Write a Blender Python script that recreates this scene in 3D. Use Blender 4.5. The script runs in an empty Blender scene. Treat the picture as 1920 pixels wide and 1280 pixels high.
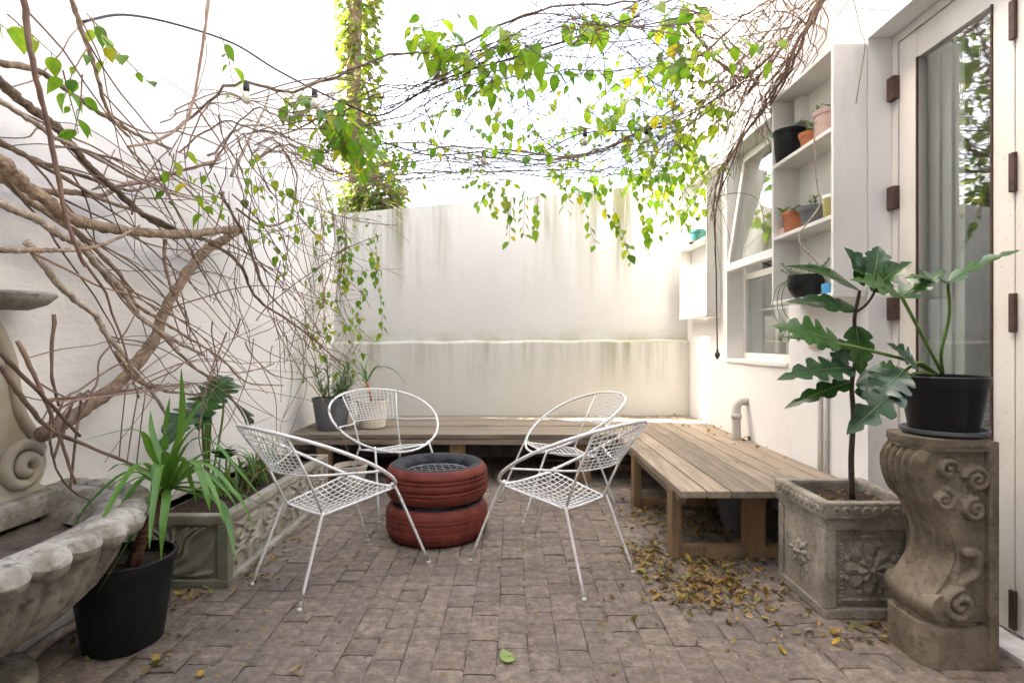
import bpy, bmesh, math, random
import numpy as np
from mathutils import Vector, Matrix
random.seed(11); rng = np.random.RandomState(5)
S = bpy.context.scene; C = S.collection
R = math.radians; pi = math.pi

# ------------------------------------------------------------ camera, sky, sun, exposure
F, H = 1040.0, 1.15
cam = bpy.data.objects.new('camera', bpy.data.cameras.new('camera')); C.objects.link(cam)
cam.location = (0, 0, H); cam.rotation_euler = (R(90), 0, 0)
cam.data.sensor_width = 36; cam.data.lens = 36*F/1920; cam.data.clip_start = .02; cam.data.clip_end = 800
S.camera = cam
SUNV = Vector((-1, .173, 1.37)).normalized()
W = bpy.data.worlds.new('World'); S.world = W; W.use_nodes = True
wn = W.node_tree; bg = wn.nodes['Background']
sky = wn.nodes.new('ShaderNodeTexSky'); sky.sky_type = 'NISHITA'; sky.sun_disc = False
sky.sun_elevation = math.asin(SUNV.z); sky.sun_rotation = math.atan2(SUNV.x, SUNV.y)
sky.air_density = 1.0; sky.dust_density = 8.0; sky.ozone_density = .3
wn.links.new(sky.outputs[0], bg.inputs[0]); bg.inputs[1].default_value = .15
sl = bpy.data.lights.new('sun', 'SUN'); sl.energy = 5; sl.angle = R(.5); sl.color = (1, .93, .82)
sun = bpy.data.objects.new('sun', sl); C.objects.link(sun); sun.rotation_euler = (-SUNV).to_track_quat('-Z', 'Y').to_euler()
vs = S.view_settings; vs.view_transform = 'Standard'; vs.look = 'None'; vs.gamma = 1; vs.use_curve_mapping = False
vs.exposure = 3.0
S.cycles.max_bounces = 8; S.cycles.diffuse_bounces = 5; S.cycles.glossy_bounces = 3; S.cycles.transmission_bounces = 4; S.cycles.transparent_max_bounces = 8; S.cycles.caustics_reflective = False; S.cycles.caustics_refractive = False

# ------------------------------------------------------------ helpers
def P(px, py, d): return Vector(((px-960)/F*d, d, H-(py-640)/F*d))
def PX(px, py, X): return P(px, py, X*F/(px-960))          # a point seen at px,py at distance X from the middle line
def tag(o, label=None, cat=None, group=None, kind=None):
    if label: o['label'] = label
    if cat: o['category'] = cat
    if group: o['group'] = group
    if kind: o['kind'] = kind
    return o
def empty(name, loc, label, cat, group=None, rz=0):
    o = bpy.data.objects.new(name, None); C.objects.link(o); o.location = loc; o.rotation_euler = (0, 0, rz)
    o.empty_display_size = .1
    return tag(o, label, cat, group)
def inst(name, me, parent=None, mw=None):
    o = bpy.data.objects.new(name, me); C.objects.link(o)
    if parent: o.parent = parent
    if mw is not None: o.matrix_local = mw
    return o
class MB:
    def __init__(s): s.v = []; s.f = []
    def add(s, vs, fs):
        b = len(s.v); s.v += [tuple(v) for v in vs]; s.f += [tuple(i+b for i in f) for f in fs]
    def box(s, x0, x1, y0, y1, z0, z1, bev=0):
        if bev:
            bm = bmesh.new(); bmesh.ops.create_cube(bm, size=1)
            for v in bm.verts: v.co = Vector(((x0+x1)/2+v.co.x*(x1-x0), (y0+y1)/2+v.co.y*(y1-y0), (z0+z1)/2+v.co.z*(z1-z0)))
            bmesh.ops.bevel(bm, geom=bm.edges[:], offset=bev, segments=2, affect='EDGES', profile=.6)
            bm.verts.index_update(); s.add([v.co for v in bm.verts], [[v.index for v in f.verts] for f in bm.faces]); bm.free(); return s
        s.add([(x0,y0,z0),(x1,y0,z0),(x1,y1,z0),(x0,y1,z0),(x0,y0,z1),(x1,y0,z1),(x1,y1,z1),(x0,y1,z1)],
              [(0,3,2,1),(4,5,6,7),(0,1,5,4),(1,2,6,5),(2,3,7,6),(3,0,4,7)]); return s
    def tube(s, pts, r, n=6, cap=True):
        pts = [Vector(p) for p in pts]; m = len(pts)
        rs = r if isinstance(r, (list, tuple)) else [r]*m
        t0 = (pts[1]-pts[0]).normalized(); u = t0.orthogonal().normalized(); vs = []
        for i, p in enumerate(pts):
            t = (pts[min(i+1, m-1)]-pts[max(i-1, 0)])
            t = t.normalized() if t.length > 1e-9 else t0
            u = (u-t*u.dot(t)); u = u.normalized() if u.length > 1e-6 else t.orthogonal().normalized()
            w = t.cross(u)
            for k in range(n):
                a = 2*pi*k/n; vs.append(p+(u*math.cos(a)+w*math.sin(a))*rs[i])
        fs = [(i*n+k, i*n+(k+1) % n, (i+1)*n+(k+1) % n, (i+1)*n+k) for i in range(m-1) for k in range(n)]
        if cap: fs += [tuple(range(n-1, -1, -1)), tuple((m-1)*n+k for k in range(n))]
        s.add(vs, fs); return s
    def lathe(s, prof, n=32, c=(0, 0, 0), fn=None):
        vs = []
        for j, (r, z) in enumerate(prof):
            for k in range(n):
                a = 2*pi*k/n; rr = r if fn is None else fn(j, a, r)
                vs.append((c[0]+rr*math.cos(a), c[1]+rr*math.sin(a), c[2]+z))
        m = len(prof)
        fs = [(i*n+k, i*n+(k+1) % n, (i+1)*n+(k+1) % n, (i+1)*n+k) for i in range(m-1) for k in range(n)]
        s.add(vs, fs); return s
    def grid(s, pts):                                     # pts[i][j]
        n = len(pts); m = len(pts[0]); s.add([p for row in pts for p in row],
            [(i*m+j, i*m+j+1, (i+1)*m+j+1, (i+1)*m+j) for i in range(n-1) for j in range(m-1)]); return s
    def mesh(s, name, mat, smooth=True):
        me = bpy.data.meshes.new(name); me.from_pydata(s.v, [], s.f); me.materials.append(mat)
        me.polygons.foreach_set('use_smooth', [smooth]*len(me.polygons)); me.update(); return me
    def build(s, name, mat, parent=None, smooth=True, auto=None):
        o = inst(name, s.mesh(name, mat, smooth), parent)
        if auto is not None: o.data.set_sharp_from_angle(angle=R(auto))
        return o
def curve(pts, n=6):                                      # Catmull-Rom through pts
    pts = [Vector(p) for p in pts]; q = [pts[0]*2-pts[1]]+pts+[pts[-1]*2-pts[-2]]; out = []
    for i in range(1, len(q)-2):
        for k in range(n):
            t = k/n; a, b, c, d = q[i-1], q[i], q[i+1], q[i+2]
            out.append(.5*((2*b)+(c-a)*t+(2*a-5*b+4*c-d)*t*t+(3*b-a-3*c+d)*t**3))
    return out+[pts[-1]]
def rv(s): return Vector((random.uniform(-s, s), random.uniform(-s, s), random.uniform(-s, s)))

# ------------------------------------------------------------ materials
class NT:
    def __init__(s, name):
        s.m = bpy.data.materials.new(name); s.m.use_nodes = True; s.t = s.m.node_tree; s.b = s.t.nodes['Principled BSDF']; s.out = s.t.nodes['Material Output']
    def n(s, typ, ins={}, **kw):
        x = s.t.nodes.new('ShaderNode'+typ)
        for k, v in kw.items(): setattr(x, k, v)
        for k, v in ins.items(): s.set(x.inputs[k], v)
        return x
    def set(s, sock, v):
        if isinstance(v, bpy.types.NodeSocket): s.t.links.new(v, sock)
        elif isinstance(v, bpy.types.Node): s.t.links.new(v.outputs[0], sock)
        else: sock.default_value = v
    def pos(s, sc=(1, 1, 1), obj=False):
        g = s.n('TexCoord').outputs['Object'] if obj else s.n('NewGeometry').outputs['Position']
        return s.n('Mapping', {'Vector': g, 'Scale': sc}).outputs[0]
    def noise(s, scale, sc=(1, 1, 1), detail=3, rough=.6, obj=False): return s.n('TexNoise', {'Vector': s.pos(sc, obj), 'Scale': scale, 'Detail': detail, 'Roughness': rough}).outputs['Fac']
    def ramp(s, fac, stops):
        r = s.n('ValToRGB', {'Fac': fac}); e = r.color_ramp.elements
        while len(e) < len(stops): e.new(.5)
        for x, (p, c) in zip(e, stops): x.position = p; x.color = (*c, 1) if len(c) == 3 else c
        return r.outputs[0]
    def math(s, op, a, b=0, clamp=False): return s.n('Math', {0: a, 1: b}, operation=op, use_clamp=clamp).outputs[0]
    def mix(s, fac, a, b, mode='MIX'):
        x = s.n('Mix', data_type='RGBA', blend_type=mode); s.set(x.inputs[0], fac); s.set(x.inputs[6], a); s.set(x.inputs[7], b); return x.outputs[2]
    def maprange(s, v, a, b, c=0, d=1): return s.n('MapRange', {0: v, 1: a, 2: b, 3: c, 4: d}).outputs[0]
    def rand(s):
        a = s.n('ObjectInfo').outputs['Random']; b = s.n('NewGeometry').outputs['Random Per Island']
        return s.math('FRACT', s.math('ADD', a, b))
    def bump(s, h, st, dist=.01):
        prev = s.b.inputs['Normal'].links
        ins = {'Height': h, 'Strength': st, 'Distance': dist}
        if prev: ins['Normal'] = prev[0].from_socket
        s.set(s.b.inputs['Normal'], s.n('Bump', ins).outputs[0])
    def done(s, col, rough=.7, spec=.4):
        s.set(s.b.inputs['Base Color'], col); s.set(s.b.inputs['Roughness'], rough); s.b.inputs['Specular IOR Level'].default_value = spec; return s.m
def c4(c): return (*c, 1)
def simple(name, a, b, scale=20, rough=.7, bump=.3, bdist=.004, sc=(1, 1, 1), var=.0, spec=.4, obj=False, bscale=None):
    t = NT(name); nz = t.noise(scale, sc, obj=obj)
    col = t.ramp(nz, [(.3, a), (.7, b)])
    if var:
        v = t.maprange(t.rand(), 0, 1, 1-var, 1+var)
        col = t.mix(1, col, t.n('CombineXYZ', {0: v, 1: v, 2: v}).outputs[0], 'MULTIPLY')
    if bump: t.bump(t.noise(bscale or scale*3, sc, obj=obj), bump, bdist)
    return t.done(col, rough, spec)
def leafmat(name, cols, trans=.45, rough=.45, var=.25, scale=25):
    t = NT(name); r = t.rand()
    col = t.ramp(r, [(i/(max(1, len(cols)-1)), c) for i, c in enumerate(cols)])
    nz = t.maprange(t.noise(scale), .3, .7, 1-var, 1+var)
    col = t.mix(1, col, t.n('CombineXYZ', {0: nz, 1: nz, 2: nz}).outputs[0], 'MULTIPLY')
    t.done(col, rough, .4)
    tr = t.n('BsdfTranslucent', {'Color': t.mix(1, col, (1.5, 1.45, .6, 1), 'MULTIPLY')})
    mx = t.n('MixShader', {0: trans, 1: t.b.outputs[0], 2: tr.outputs[0]}); t.t.links.new(mx.outputs[0], t.out.inputs[0]); return t.m
def plaster(name, base=(.8, .79, .77), streak=False, dirt=.12, bump=.35):
    t = NT(name); big = t.noise(1.3, detail=5); fine = t.noise(9, detail=8)
    col = t.mix(t.maprange(big, .35, .75, 0, dirt*3), c4(base), c4((base[0]*.86, base[1]*.86, base[2]*.85)))
    col = t.mix(t.maprange(fine, .55, .8, 0, dirt*2), col, c4((base[0]*.78, base[1]*.77, base[2]*.74)))
    z = t.n('SeparateXYZ', {0: t.n('NewGeometry').outputs['Position']}).outputs[2]
    low = t.math('MULTIPLY', t.maprange(z, .35, 0, 0, 1), t.maprange(t.noise(5), .35, .65, 0, .7))
    col = t.mix(low, col, (.36, .33, .28, 1))
    if streak:
        st = t.noise(1, (6.5, 6.5, .35), detail=5, rough=.65); sm = t.maprange(st, .46, .68, 0, 1)
        top = t.maprange(z, 1.5, 2.55, 0, 1); led = t.math('MULTIPLY', t.maprange(z, .62, 1.12, 0, 1), t.math('LESS_THAN', z, 1.152))
        lip = t.math('MULTIPLY', t.maprange(z, 1.36, 1.16, 0, 1), t.math('GREATER_THAN', z, 1.14))
        patch = t.maprange(t.noise(1.6, (1, 1, .2)), .4, .62, 0, 1)
        m = t.math('MULTIPLY', t.math('MULTIPLY', t.math('ADD', top, t.math('MULTIPLY', led, .8)), sm), t.math('ADD', patch, .35))
        col = t.mix(t.math('MULTIPLY', m, 1.15, True), col, (.27, .27, .17, 1))
        col = t.mix(t.math('MULTIPLY', t.math('MULTIPLY', lip, lip), t.maprange(t.noise(4, (1, 1, 2)), .3, .7, .1, .75), True), col, (.38, .37, .23, 1))
    t.bump(t.noise(2.2, detail=4), .5*bump, .05); t.bump(t.noise(45, detail=6), bump, .004)
    return t.done(col, .85, .2)
M = {}
M['wall'] = plaster('white_render', (.80, .79, .775)); M['backwall'] = plaster('stained_render', (.70, .69, .665), True)
def trowel(m):
    t = NT.__new__(NT); t.m = m; t.t = m.node_tree; t.b = t.t.nodes['Principled BSDF']; t.out = t.t.nodes['Material Output']
    mp = t.n('Mapping', {'Vector': t.n('NewGeometry').outputs['Position'], 'Rotation': (R(32), 0, 0), 'Scale': (1, 1.2, 7)})
    t.bump(t.n('TexNoise', {'Vector': mp.outputs[0], 'Scale': 1.6, 'Detail': 5, 'Roughness': .6}).outputs['Fac'], .22, .04); return m
M['leftwall'] = plaster('rough_white_render', (.81, .79, .765), bump=.7)
M['rear'] = simple('rear_shade_render', (.15, .145, .14), (.20, .195, .19), 3, .9, .3)  # kept dark so little light bounces onto the front faces
M['ledge'] = plaster('ledge_render', (.68, .67, .62), True)
def painted(name, base, dirty):
    t = NT(name); col = t.mix(t.maprange(t.noise(2.5, (1, 1, .5)), .4, .7, 0, .55), c4(base), c4(dirty))
    col = t.mix(t.maprange(t.noise(55), .66, .72, 0, .5), col, (.32, .28, .22, 1)); col = t.mix(t.maprange(t.noise(7, (1, 1, .15)), .58, .75, 0, .4), col, c4(dirty))
    t.bump(t.noise(18, (1, 1, .3)), .25, .003); return t.done(col, t.maprange(t.noise(9), .3, .7, .35, .6), .4)
M['paint'] = painted('white_paint', (.79, .78, .75), (.60, .57, .51)); M['door'] = painted('cream_door_paint', (.73, .70, .65), (.56, .52, .45))
M['paver'] = None
def paver_mat():
    t = NT('cobble'); n1 = t.noise(22, detail=8, rough=.75); n2 = t.noise(90, detail=5, rough=.7)
    col = t.ramp(n1, [(.28, (.105, .084, .066)), (.5, (.22, .182, .146)), (.72, (.37, .318, .258))])
    v = t.maprange(t.rand(), 0, 1, .86, 1.13)
    col = t.mix(1, col, t.n('CombineXYZ', {0: v, 1: t.math('MULTIPLY', v, .98), 2: t.math('MULTIPLY', v, .97)}).outputs[0], 'MULTIPLY')
    col = t.mix(t.maprange(n2, .5, .75, 0, .55), col, (.12, .10, .09, 1))
    col = t.mix(t.maprange(t.noise(1.4, detail=4), .5, .68, 0, .55), col, (.10, .09, .085, 1))
    col = t.mix(t.maprange(t.noise(2.6, detail=7), .60, .72, 0, .4), col, (.45, .40, .36, 1))
    t.bump(n1, .9, .014); t.bump(n2, .8, .005); return t.done(col, .82, .25)
M['paver'] = paver_mat()
M['sand'] = simple('joint_sand', (.055, .045, .036), (.12, .10, .08), 60, .95, .6, .004)
M['earth'] = simple('earth', (.10, .08, .06), (.18, .15, .12), 8, .95, .3, .02)
def wood(name, a, b, axis, dark=(.12, .10, .08)):
    t = NT(name); sc = [14, 14, 14]; sc[axis] = .9
    n1 = t.noise(3.0, tuple(sc), detail=8, rough=.65); col = t.ramp(n1, [(.3, a), (.7, b)])
    v = t.maprange(t.rand(), 0, 1, .68, 1.22); col = t.mix(1, col, t.n('CombineXYZ', {0: v, 1: v, 2: v}).outputs[0], 'MULTIPLY')
    sc2 = [5, 5, 5]; sc2[axis] = 1.2
    col = t.mix(t.maprange(t.noise(1.0, tuple(sc2), detail=6, rough=.7), .50, .68, 0, .75), col, c4(dark))
    t.bump(n1, .4, .004); return t.done(col, .75, .25)
M['plankx'] = wood('weathered_plank_across', (.185, .152, .115), (.34, .285, .22), 0)
M['planky'] = wood('weathered_plank_along', (.20, .158, .115), (.36, .295, .225), 1)
M['post'] = wood('bench_post', (.27, .17, .09), (.38, .25, .14), 2)
M['darkwood'] = simple('dark_board', (.07, .06, .055), (.13, .11, .10), 12, .7, .2)
def chairmat():
    t = NT('chipped_white_enamel'); n = t.noise(38, detail=5)
    z = t.n('SeparateXYZ', {0: t.n('NewGeometry').outputs['Position']}).outputs[2]
    low = t.maprange(z, .12, .0, 0, .16)
    col = t.mix(t.maprange(t.math('ADD', n, low), .62, .70, 0, 1), (.76, .76, .75, 1), (.30, .24, .20, 1)); return t.done(col, .42, .4)
M['chair'] = chairmat(); M['cap'] = simple('foot_cap', (.55, .55, .52), (.7, .7, .68), 20, .5, 0)
def tyremat():
    t = NT('red_painted_rubber'); n = t.noise(9, detail=6)
    col = t.ramp(n, [(.3, (.11, .024, .018)), (.7, (.21, .05, .036))])
    nz = t.n('SeparateXYZ', {0: t.n('NewGeometry').outputs['Normal']}).outputs[2]
    col = t.mix(t.maprange(t.noise(60), .6, .75, 0, .35), col, (.10, .04, .035, 1))
    z = t.n('SeparateXYZ', {0: t.n('TexCoord').outputs['Object']}).outputs[2]
    r = t.n('VectorMath', {0: t.n('VectorMath', {0: t.n('TexCoord').outputs['Object'], 1: (1, 1, 0)}, operation='MULTIPLY').outputs[0]}, operation='LENGTH').outputs['Value']
    blk = t.math('MULTIPLY', t.maprange(r, .272, .266, 0, 1), 1)
    col = t.mix(blk, col, t.ramp(t.noise(16), [(.3, (.010, .012, .015)), (.75, (.05, .056, .066))]))
    t.bump(t.noise(120), .25, .002); return t.done(col, .65, .22)
M['tyre'] = tyremat(); M['grate'] = simple('galvanised_wire', (.32, .34, .37), (.5, .52, .55), 40, .45, 0)
def stonemat(name, lo, mid, hi, pit=.5):
    t = NT(name); n1 = t.noise(6, detail=6, rough=.7); n2 = t.noise(34, detail=5, rough=.75); n3 = t.noise(130, detail=3)
    col = t.ramp(n1, [(.28, lo), (.5, mid), (.74, hi)])
    col = t.mix(t.maprange(n2, .54, .70, 0, .7), col, c4([c*.42 for c in lo])); col = t.mix(t.maprange(n2, .44, .30, 0, .5), col, c4(hi))
    pits = t.maprange(n3, .64, .70, 0, 1); col = t.mix(t.math('MULTIPLY', pits, .7), col, c4([c*.35 for c in lo]))
    t.bump(n2, .8, .008); t.bump(t.math('MULTIPLY', pits, -1), pit, .004); t.bump(n3, .4, .003); return t.done(col, .9, .2)
M['stone'] = stonemat('cast_stone', (.105, .083, .056), (.20, .165, .12), (.31, .265, .20)); M['greystone'] = stonemat('grey_cast_stone', (.14, .122, .094), (.29, .262, .215), (.46, .425, .365))
def moss():
    t = NT('mossy_stone'); n = t.noise(6, detail=7); col = t.ramp(n, [(.3, (.22, .20, .155)), (.7, (.45, .42, .36))])
    ny = t.n('SeparateXYZ', {0: t.n('NewGeometry').outputs['Position']}).outputs[1]
    g = t.math('MULTIPLY', t.maprange(ny, 2.75, 2.58, 0, 1), t.maprange(t.noise(5), .3, .6, .35, .95))
    col = t.mix(g, col, (.13, .14, .085, 1)); t.bump(t.noise(50), .5, .006); return t.done(col, .88, .2)
M['trough'] = moss()
def fountain():
    t = NT('lichen_stone'); n = t.noise(7, detail=8, rough=.7); col = t.ramp(n, [(.28, (.11, .094, .072)), (.5, (.235, .21, .168)), (.72, (.42, .395, .35))])
    z = t.n('SeparateXYZ', {0: t.n('NewGeometry').outputs['Position']}).outputs[2]
    col = t.mix(t.math('MULTIPLY', t.maprange(z, .50, .62, 0, 1), t.maprange(t.noise(14), .4, .6, .1, .7)), col, (.38, .38, .36, 1))
    col = t.mix(t.maprange(t.noise(30, detail=5), .54, .66, 0, .7), col, (.09, .08, .07, 1)); t.bump(t.noise(60), .6, .005); return t.done(col, .9, .2)
M['fountain'] = fountain()
M['scroll'] = simple('ochre_stone', (.25, .20, .13), (.46, .43, .36), 4, .85, .4, .005, bscale=40)
M['mud'] = simple('basin_silt', (.035, .03, .025), (.16, .12, .09), 9, .8, .6, .02)
M['blackpot'] = simple('black_plastic', (.006, .006, .0065), (.011, .011, .0115), 20, .45, .05, .001, spec=.3)
M['greypot'] = simple('grey_plastic', (.10, .11, .12), (.15, .16, .17), 10, .6, .1)
M['terra'] = simple('terracotta', (.40, .14, .065), (.52, .20, .10), 12, .8, .2, .002)
M['pinkpot'] = simple('pale_pink_pot', (.48, .32, .28), (.62, .46, .42), 10, .8, .2)
M['creampot'] = simple('cream_pot', (.62, .55, .45), (.72, .66, .57), 10, .7, .2)
M['tealpot'] = simple('teal_glaze', (.05, .19, .18), (.08, .25, .24), 10, .35, 0)
M['olive'] = simple('olive_glass', (.24, .22, .06), (.32, .29, .10), 6, .25, 0)
M['soil'] = simple('potting_soil', (.022, .014, .010), (.075, .045, .03), 50, .95, .9, .01)
M['bark'] = simple('vine_bark', (.13, .088, .058), (.36, .265, .185), 30, .88, .9, .012, var=.3)
M['bark2'] = simple('pale_vine_bark', (.23, .18, .14), (.48, .40, .33), 30, .88, .9, .01, var=.25)
M['twig'] = simple('thin_twig', (.13, .08, .058), (.27, .18, .13), 14, .8, 0, var=.4)
M['stemdark'] = simple('dark_stem', (.035, .022, .018), (.08, .05, .04), 40, .8, .4)
M['yuccatrunk'] = simple('ringed_trunk', (.06, .03, .02), (.27, .15, .085), 30, .85, .6, .006, sc=(.4, .4, 2.2))
M['stemgreen'] = simple('green_stalk', (.07, .14, .02), (.13, .22, .04), 10, .5, 0)
M['vleaf'] = leafmat('vine_leaf', [(.06, .15, .018), (.10, .22, .025), (.15, .29, .03), (.22, .34, .035), (.12, .25, .025), (.27, .36, .04), (.09, .20, .02), (.17, .31, .03), (.40, .36, .03)], .58)
M['ivy'] = leafmat('ivy_leaf', [(.06, .12, .02), (.12, .20, .03), (.22, .28, .05), (.10, .16, .03), (.30, .22, .08)], .45)
M['treetop'] = leafmat('yellowing_leaf', [(.22, .26, .05), (.34, .32, .07), (.36, .24, .08), (.16, .22, .05)], .5)
M['philo'] = leafmat('glossy_leaf', [(.018, .056, .014), (.028, .082, .016), (.034, .09, .022)], .18, .2, .4, 14)
M['philo2'] = leafmat('bluish_leaf', [(.020, .056, .026), (.036, .08, .045), (.022, .066, .02)], .15, .24, .45, 14)
M['midrib'] = simple('pale_midrib', (.10, .16, .05), (.15, .21, .08), 9, .5, 0)
M['yucca'] = leafmat('strap_leaf', [(.07, .17, .025), (.11, .24, .04), (.05, .14, .03)], .3, .38, .15, 6)
M['succ'] = leafmat('succulent_leaf', [(.12, .20, .09), (.18, .26, .13), (.10, .18, .06)], .15, .5)
M['litter'] = leafmat('dry_leaf', [(.26, .15, .045), (.36, .24, .07), (.16, .09, .045), (.34, .25, .13), (.12, .075, .045), (.42, .28, .04), (.24, .17, .09), (.17, .18, .04), (.20, .12, .06)], .15, .75)
M['greenleaf'] = leafmat('fallen_green_leaf', [(.20, .32, .07), (.26, .36, .10)], .2, .5)
M['hinge'] = simple('rusty_brown_hinge', (.045, .025, .018), (.10, .055, .04), 30, .6, .3)
M['black'] = simple('black_rubber', (.012, .012, .012), (.02, .02, .02), 10, .5, 0)
M['bulb'] = simple('frosted_bulb', (.62, .58, .50), (.72, .68, .6), 5, .15, 0)
M['pvc'] = simple('grey_pipe', (.45, .43, .39), (.56, .54, .5), 8, .5, .05)
M['room'] = simple('dim_room', (.26, .255, .24), (.32, .315, .30), 3, .9, 0)
M['blind'] = simple('pale_blind', (.46, .47, .44), (.54, .55, .51), 4, .7, 0)
M['red'] = simple('red_plastic', (.45, .02, .03), (.5, .03, .04), 6, .4, 0)
M['blue'] = simple('blue_plastic', (.05, .25, .5), (.06, .3, .55), 6, .4, 0)
M['petal'] = simple('pink_petal', (.55, .05, .12), (.65, .1, .2), 9, .6, 0)
def glassmat():
    t = NT('window_glass'); fa = t.n('LayerWeight', {'Blend': .5}).outputs['Facing']; fr = t.math('ADD', t.math('MULTIPLY', t.math('POWER', fa, 3), .85), .10)
    g = t.n('BsdfGlossy', {'Color': (1, 1, 1, 1), 'Roughness': .0}); tr = t.n('BsdfTransparent', {'Color': (.90, .93, .92, 1)})
    mx = t.n('MixShader', {0: fr, 1: tr.outputs[0], 2: g.outputs[0]}); t.t.links.new(mx.outputs[0], t.out.inputs[0]); return t.m
M['glass'] = glassmat()

trowel(M['leftwall'])
# ------------------------------------------------------------ the setting: ground and paving
YB, XL, XR = 5.65, -1.836, 1.81
tag(MB().box(-60, 60, -60, 60, -.4, -.06).build('ground', M['earth'], smooth=False), kind='structure')
pav = tag(MB().box(XL, XR+.3, -2.6, YB+.1, -.058, -.013).build('paving', M['sand'], smooth=False), kind='structure')
def paver_proto(seed):
    r = random.Random(seed); mb = MB(); n = 4; top = []
    xs = [-.5, -.40, .40, .5]
    for i, a in enumerate(xs):
        row = []
        for j, b in enumerate(xs):
            e = (i in (0, 3)) + (j in (0, 3)); z = [r.uniform(-.002, .003), -.0035, -.009][e]
            row.append((a+r.uniform(-.028, .028), b+r.uniform(-.028, .028), z+r.uniform(-.001, .001)))
        top.append(row)
    mb.grid([[top[i][j] for i in range(4)] for j in range(4)])
    ring = [(0, 0), (1, 0), (2, 0), (3, 0), (3, 1), (3, 2), (3, 3), (2, 3), (1, 3), (0, 3), (0, 2), (0, 1)]
    up = [top[i][j] for i, j in ring]; lo = [(x, y, -.03) for x, y, z in up]
    mb.add(up+lo, [(k, (k+12), (k+1) % 12+12, (k+1) % 12) for k in range(12)]); return mb
protos = [paver_proto(k) for k in range(14)]
pmeshes = [p.mesh('paver', M['paver'], True) for p in protos]
for m_ in pmeshes: m_.set_sharp_from_angle(angle=R(50))
cells = []; x = XL+.005; ci = 0
while x < XR+.25:
    w = random.choice((.108, .111, .114)); y = 1.0+random.uniform(0, .12)
    while y < YB+.02:
        l = random.choice((.088, .104, .108, .112, .116, .128)); cells.append((x+w/2, y+l/2, w-.0015, l-.0015)); y += l
    x += w; ci += 1
def vis(c):
    px = 960+c[0]/c[1]*F; return -30 < px < 1950 and c[1] > 1.84
order = sorted([c for c in cells if vis(c)], key=lambda c: c[1]); near = set(order[:300]); rest = MB()
for c in cells:
    k = random.randrange(14); mat = Matrix.Translation((c[0], c[1], random.uniform(-.003, .003))) @ Matrix.Rotation(random.uniform(-.018, .018), 4, 'X') @ Matrix.Rotation(random.uniform(-.018, .018), 4, 'Y') @ Matrix.Rotation(random.uniform(-.02, .02)+random.choice((0, pi)), 4, 'Z') @ Matrix.Diagonal((c[2], c[3], 1, 1))
    if c in near: inst('paver', pmeshes[k], pav, mat)
    else: rest.add([mat @ Vector(v) for v in protos[k].v], protos[k].f)
tag(rest.build('paver_field', M['paver'], pav, auto=50), kind='stuff')

# ------------------------------------------------------------ walls
def wall_cells(mb, ys, zs, x0, x1, hole):
    ny, nz = len(ys)-1, len(zs)-1
    solid = lambda i, j: 0 <= i < ny and 0 <= j < nz and not hole(i, j)
    for i in range(ny):
        for j in range(nz):
            if not solid(i, j): continue
            a, b, c, d = ys[i], ys[i+1], zs[j], zs[j+1]
            q = lambda *p: mb.add(p, [(0, 1, 2, 3)])
            q((x0, a, c), (x0, a, d), (x0, b, d), (x0, b, c)); q((x1, a, c), (x1, b, c), (x1, b, d), (x1, a, d))
            if not solid(i-1, j): q((x0, a, c), (x1, a, c), (x1, a, d), (x0, a, d))
            if not solid(i+1, j): q((x0, b, c), (x0, b, d), (x1, b, d), (x1, b, c))
            if not solid(i, j-1): q((x0, a, c), (x0, b, c), (x1, b, c), (x1, a, c))
            if not solid(i, j+1): q((x0, a, d), (x1, a, d), (x1, b, d), (x0, b, d))
tag(MB().box(XL-.3, XL, -2.6, YB+.074, -.05, 8.6).build('house_wall', M['leftwall'], smooth=False), 'tall rough white rendered wall behind the bare woody vine', 'wall')
gw = empty('garden_wall', (0, YB, 0), 'streaked white garden wall with a ledge at the end of the courtyard', 'wall')
b = MB(); b.add([(XL, .075, 1.15), (XR+.25, .075, 1.15), (XR+.25, .3, 1.15), (XL, .3, 1.15), (XL, .075, 2.46), (XR+.25, .075, 2.82), (XR+.25, .3, 2.82), (XL, .3, 2.46)],
    [(0, 3, 2, 1), (4, 5, 6, 7), (0, 1, 5, 4), (1, 2, 6, 5), (2, 3, 7, 6), (3, 0, 4, 7)])
b.build('upper_wall', M['backwall'], gw, False)
b = MB(); nx = 40
b.grid([[(XL+(XR-XL)*i/nx, .0+y, z+(.022*(i/nx-.5)+.004*math.sin(i*.9))*(z > 1)) for i in range(nx+1)] for y, z in ((0, -.04), (0, 1.135), (.012, 1.152), (.08, 1.16))])
b.build('ledge', M['ledge'], gw, auto=30)
tag(MB().box(XL, XR+.3, -2.9, -2.6, -.05, 8.2).build('rear_shade_wall', M['rear'], smooth=False), 'unseen dark wall added behind the viewer to shade surfaces facing it', 'wall')  # added out of view, tall and dark to cut light from behind
house = empty('house', (XR, 2.8, 0), 'white rendered house with tall glazed door and tilted window', 'house')
def hp(o):                                               # parent to the house keeping world coordinates
    o.parent = house; o.matrix_local = Matrix.Translation((-XR, -2.8, 0)); return o
DY0, DY1, DZ = 1.05, 2.82, 2.69; WY0, WY1, WZ0, WZ1 = 3.63, 4.67, .98, 2.72
b = MB(); ys = [-2.6, DY0, DY1, WY0, WY1, 5.95]; zs = [-.05, .02, WZ0, DZ, WZ1, 5.0]
wall_cells(b, ys, zs, XR, XR+.30, lambda i, j: (i == 1 and 1 <= j <= 2) or (i == 3 and j in (2, 3)))
hp(b.build('wall', M['wall'], smooth=False))
b = MB()                                                 # a dim room behind the openings
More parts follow.
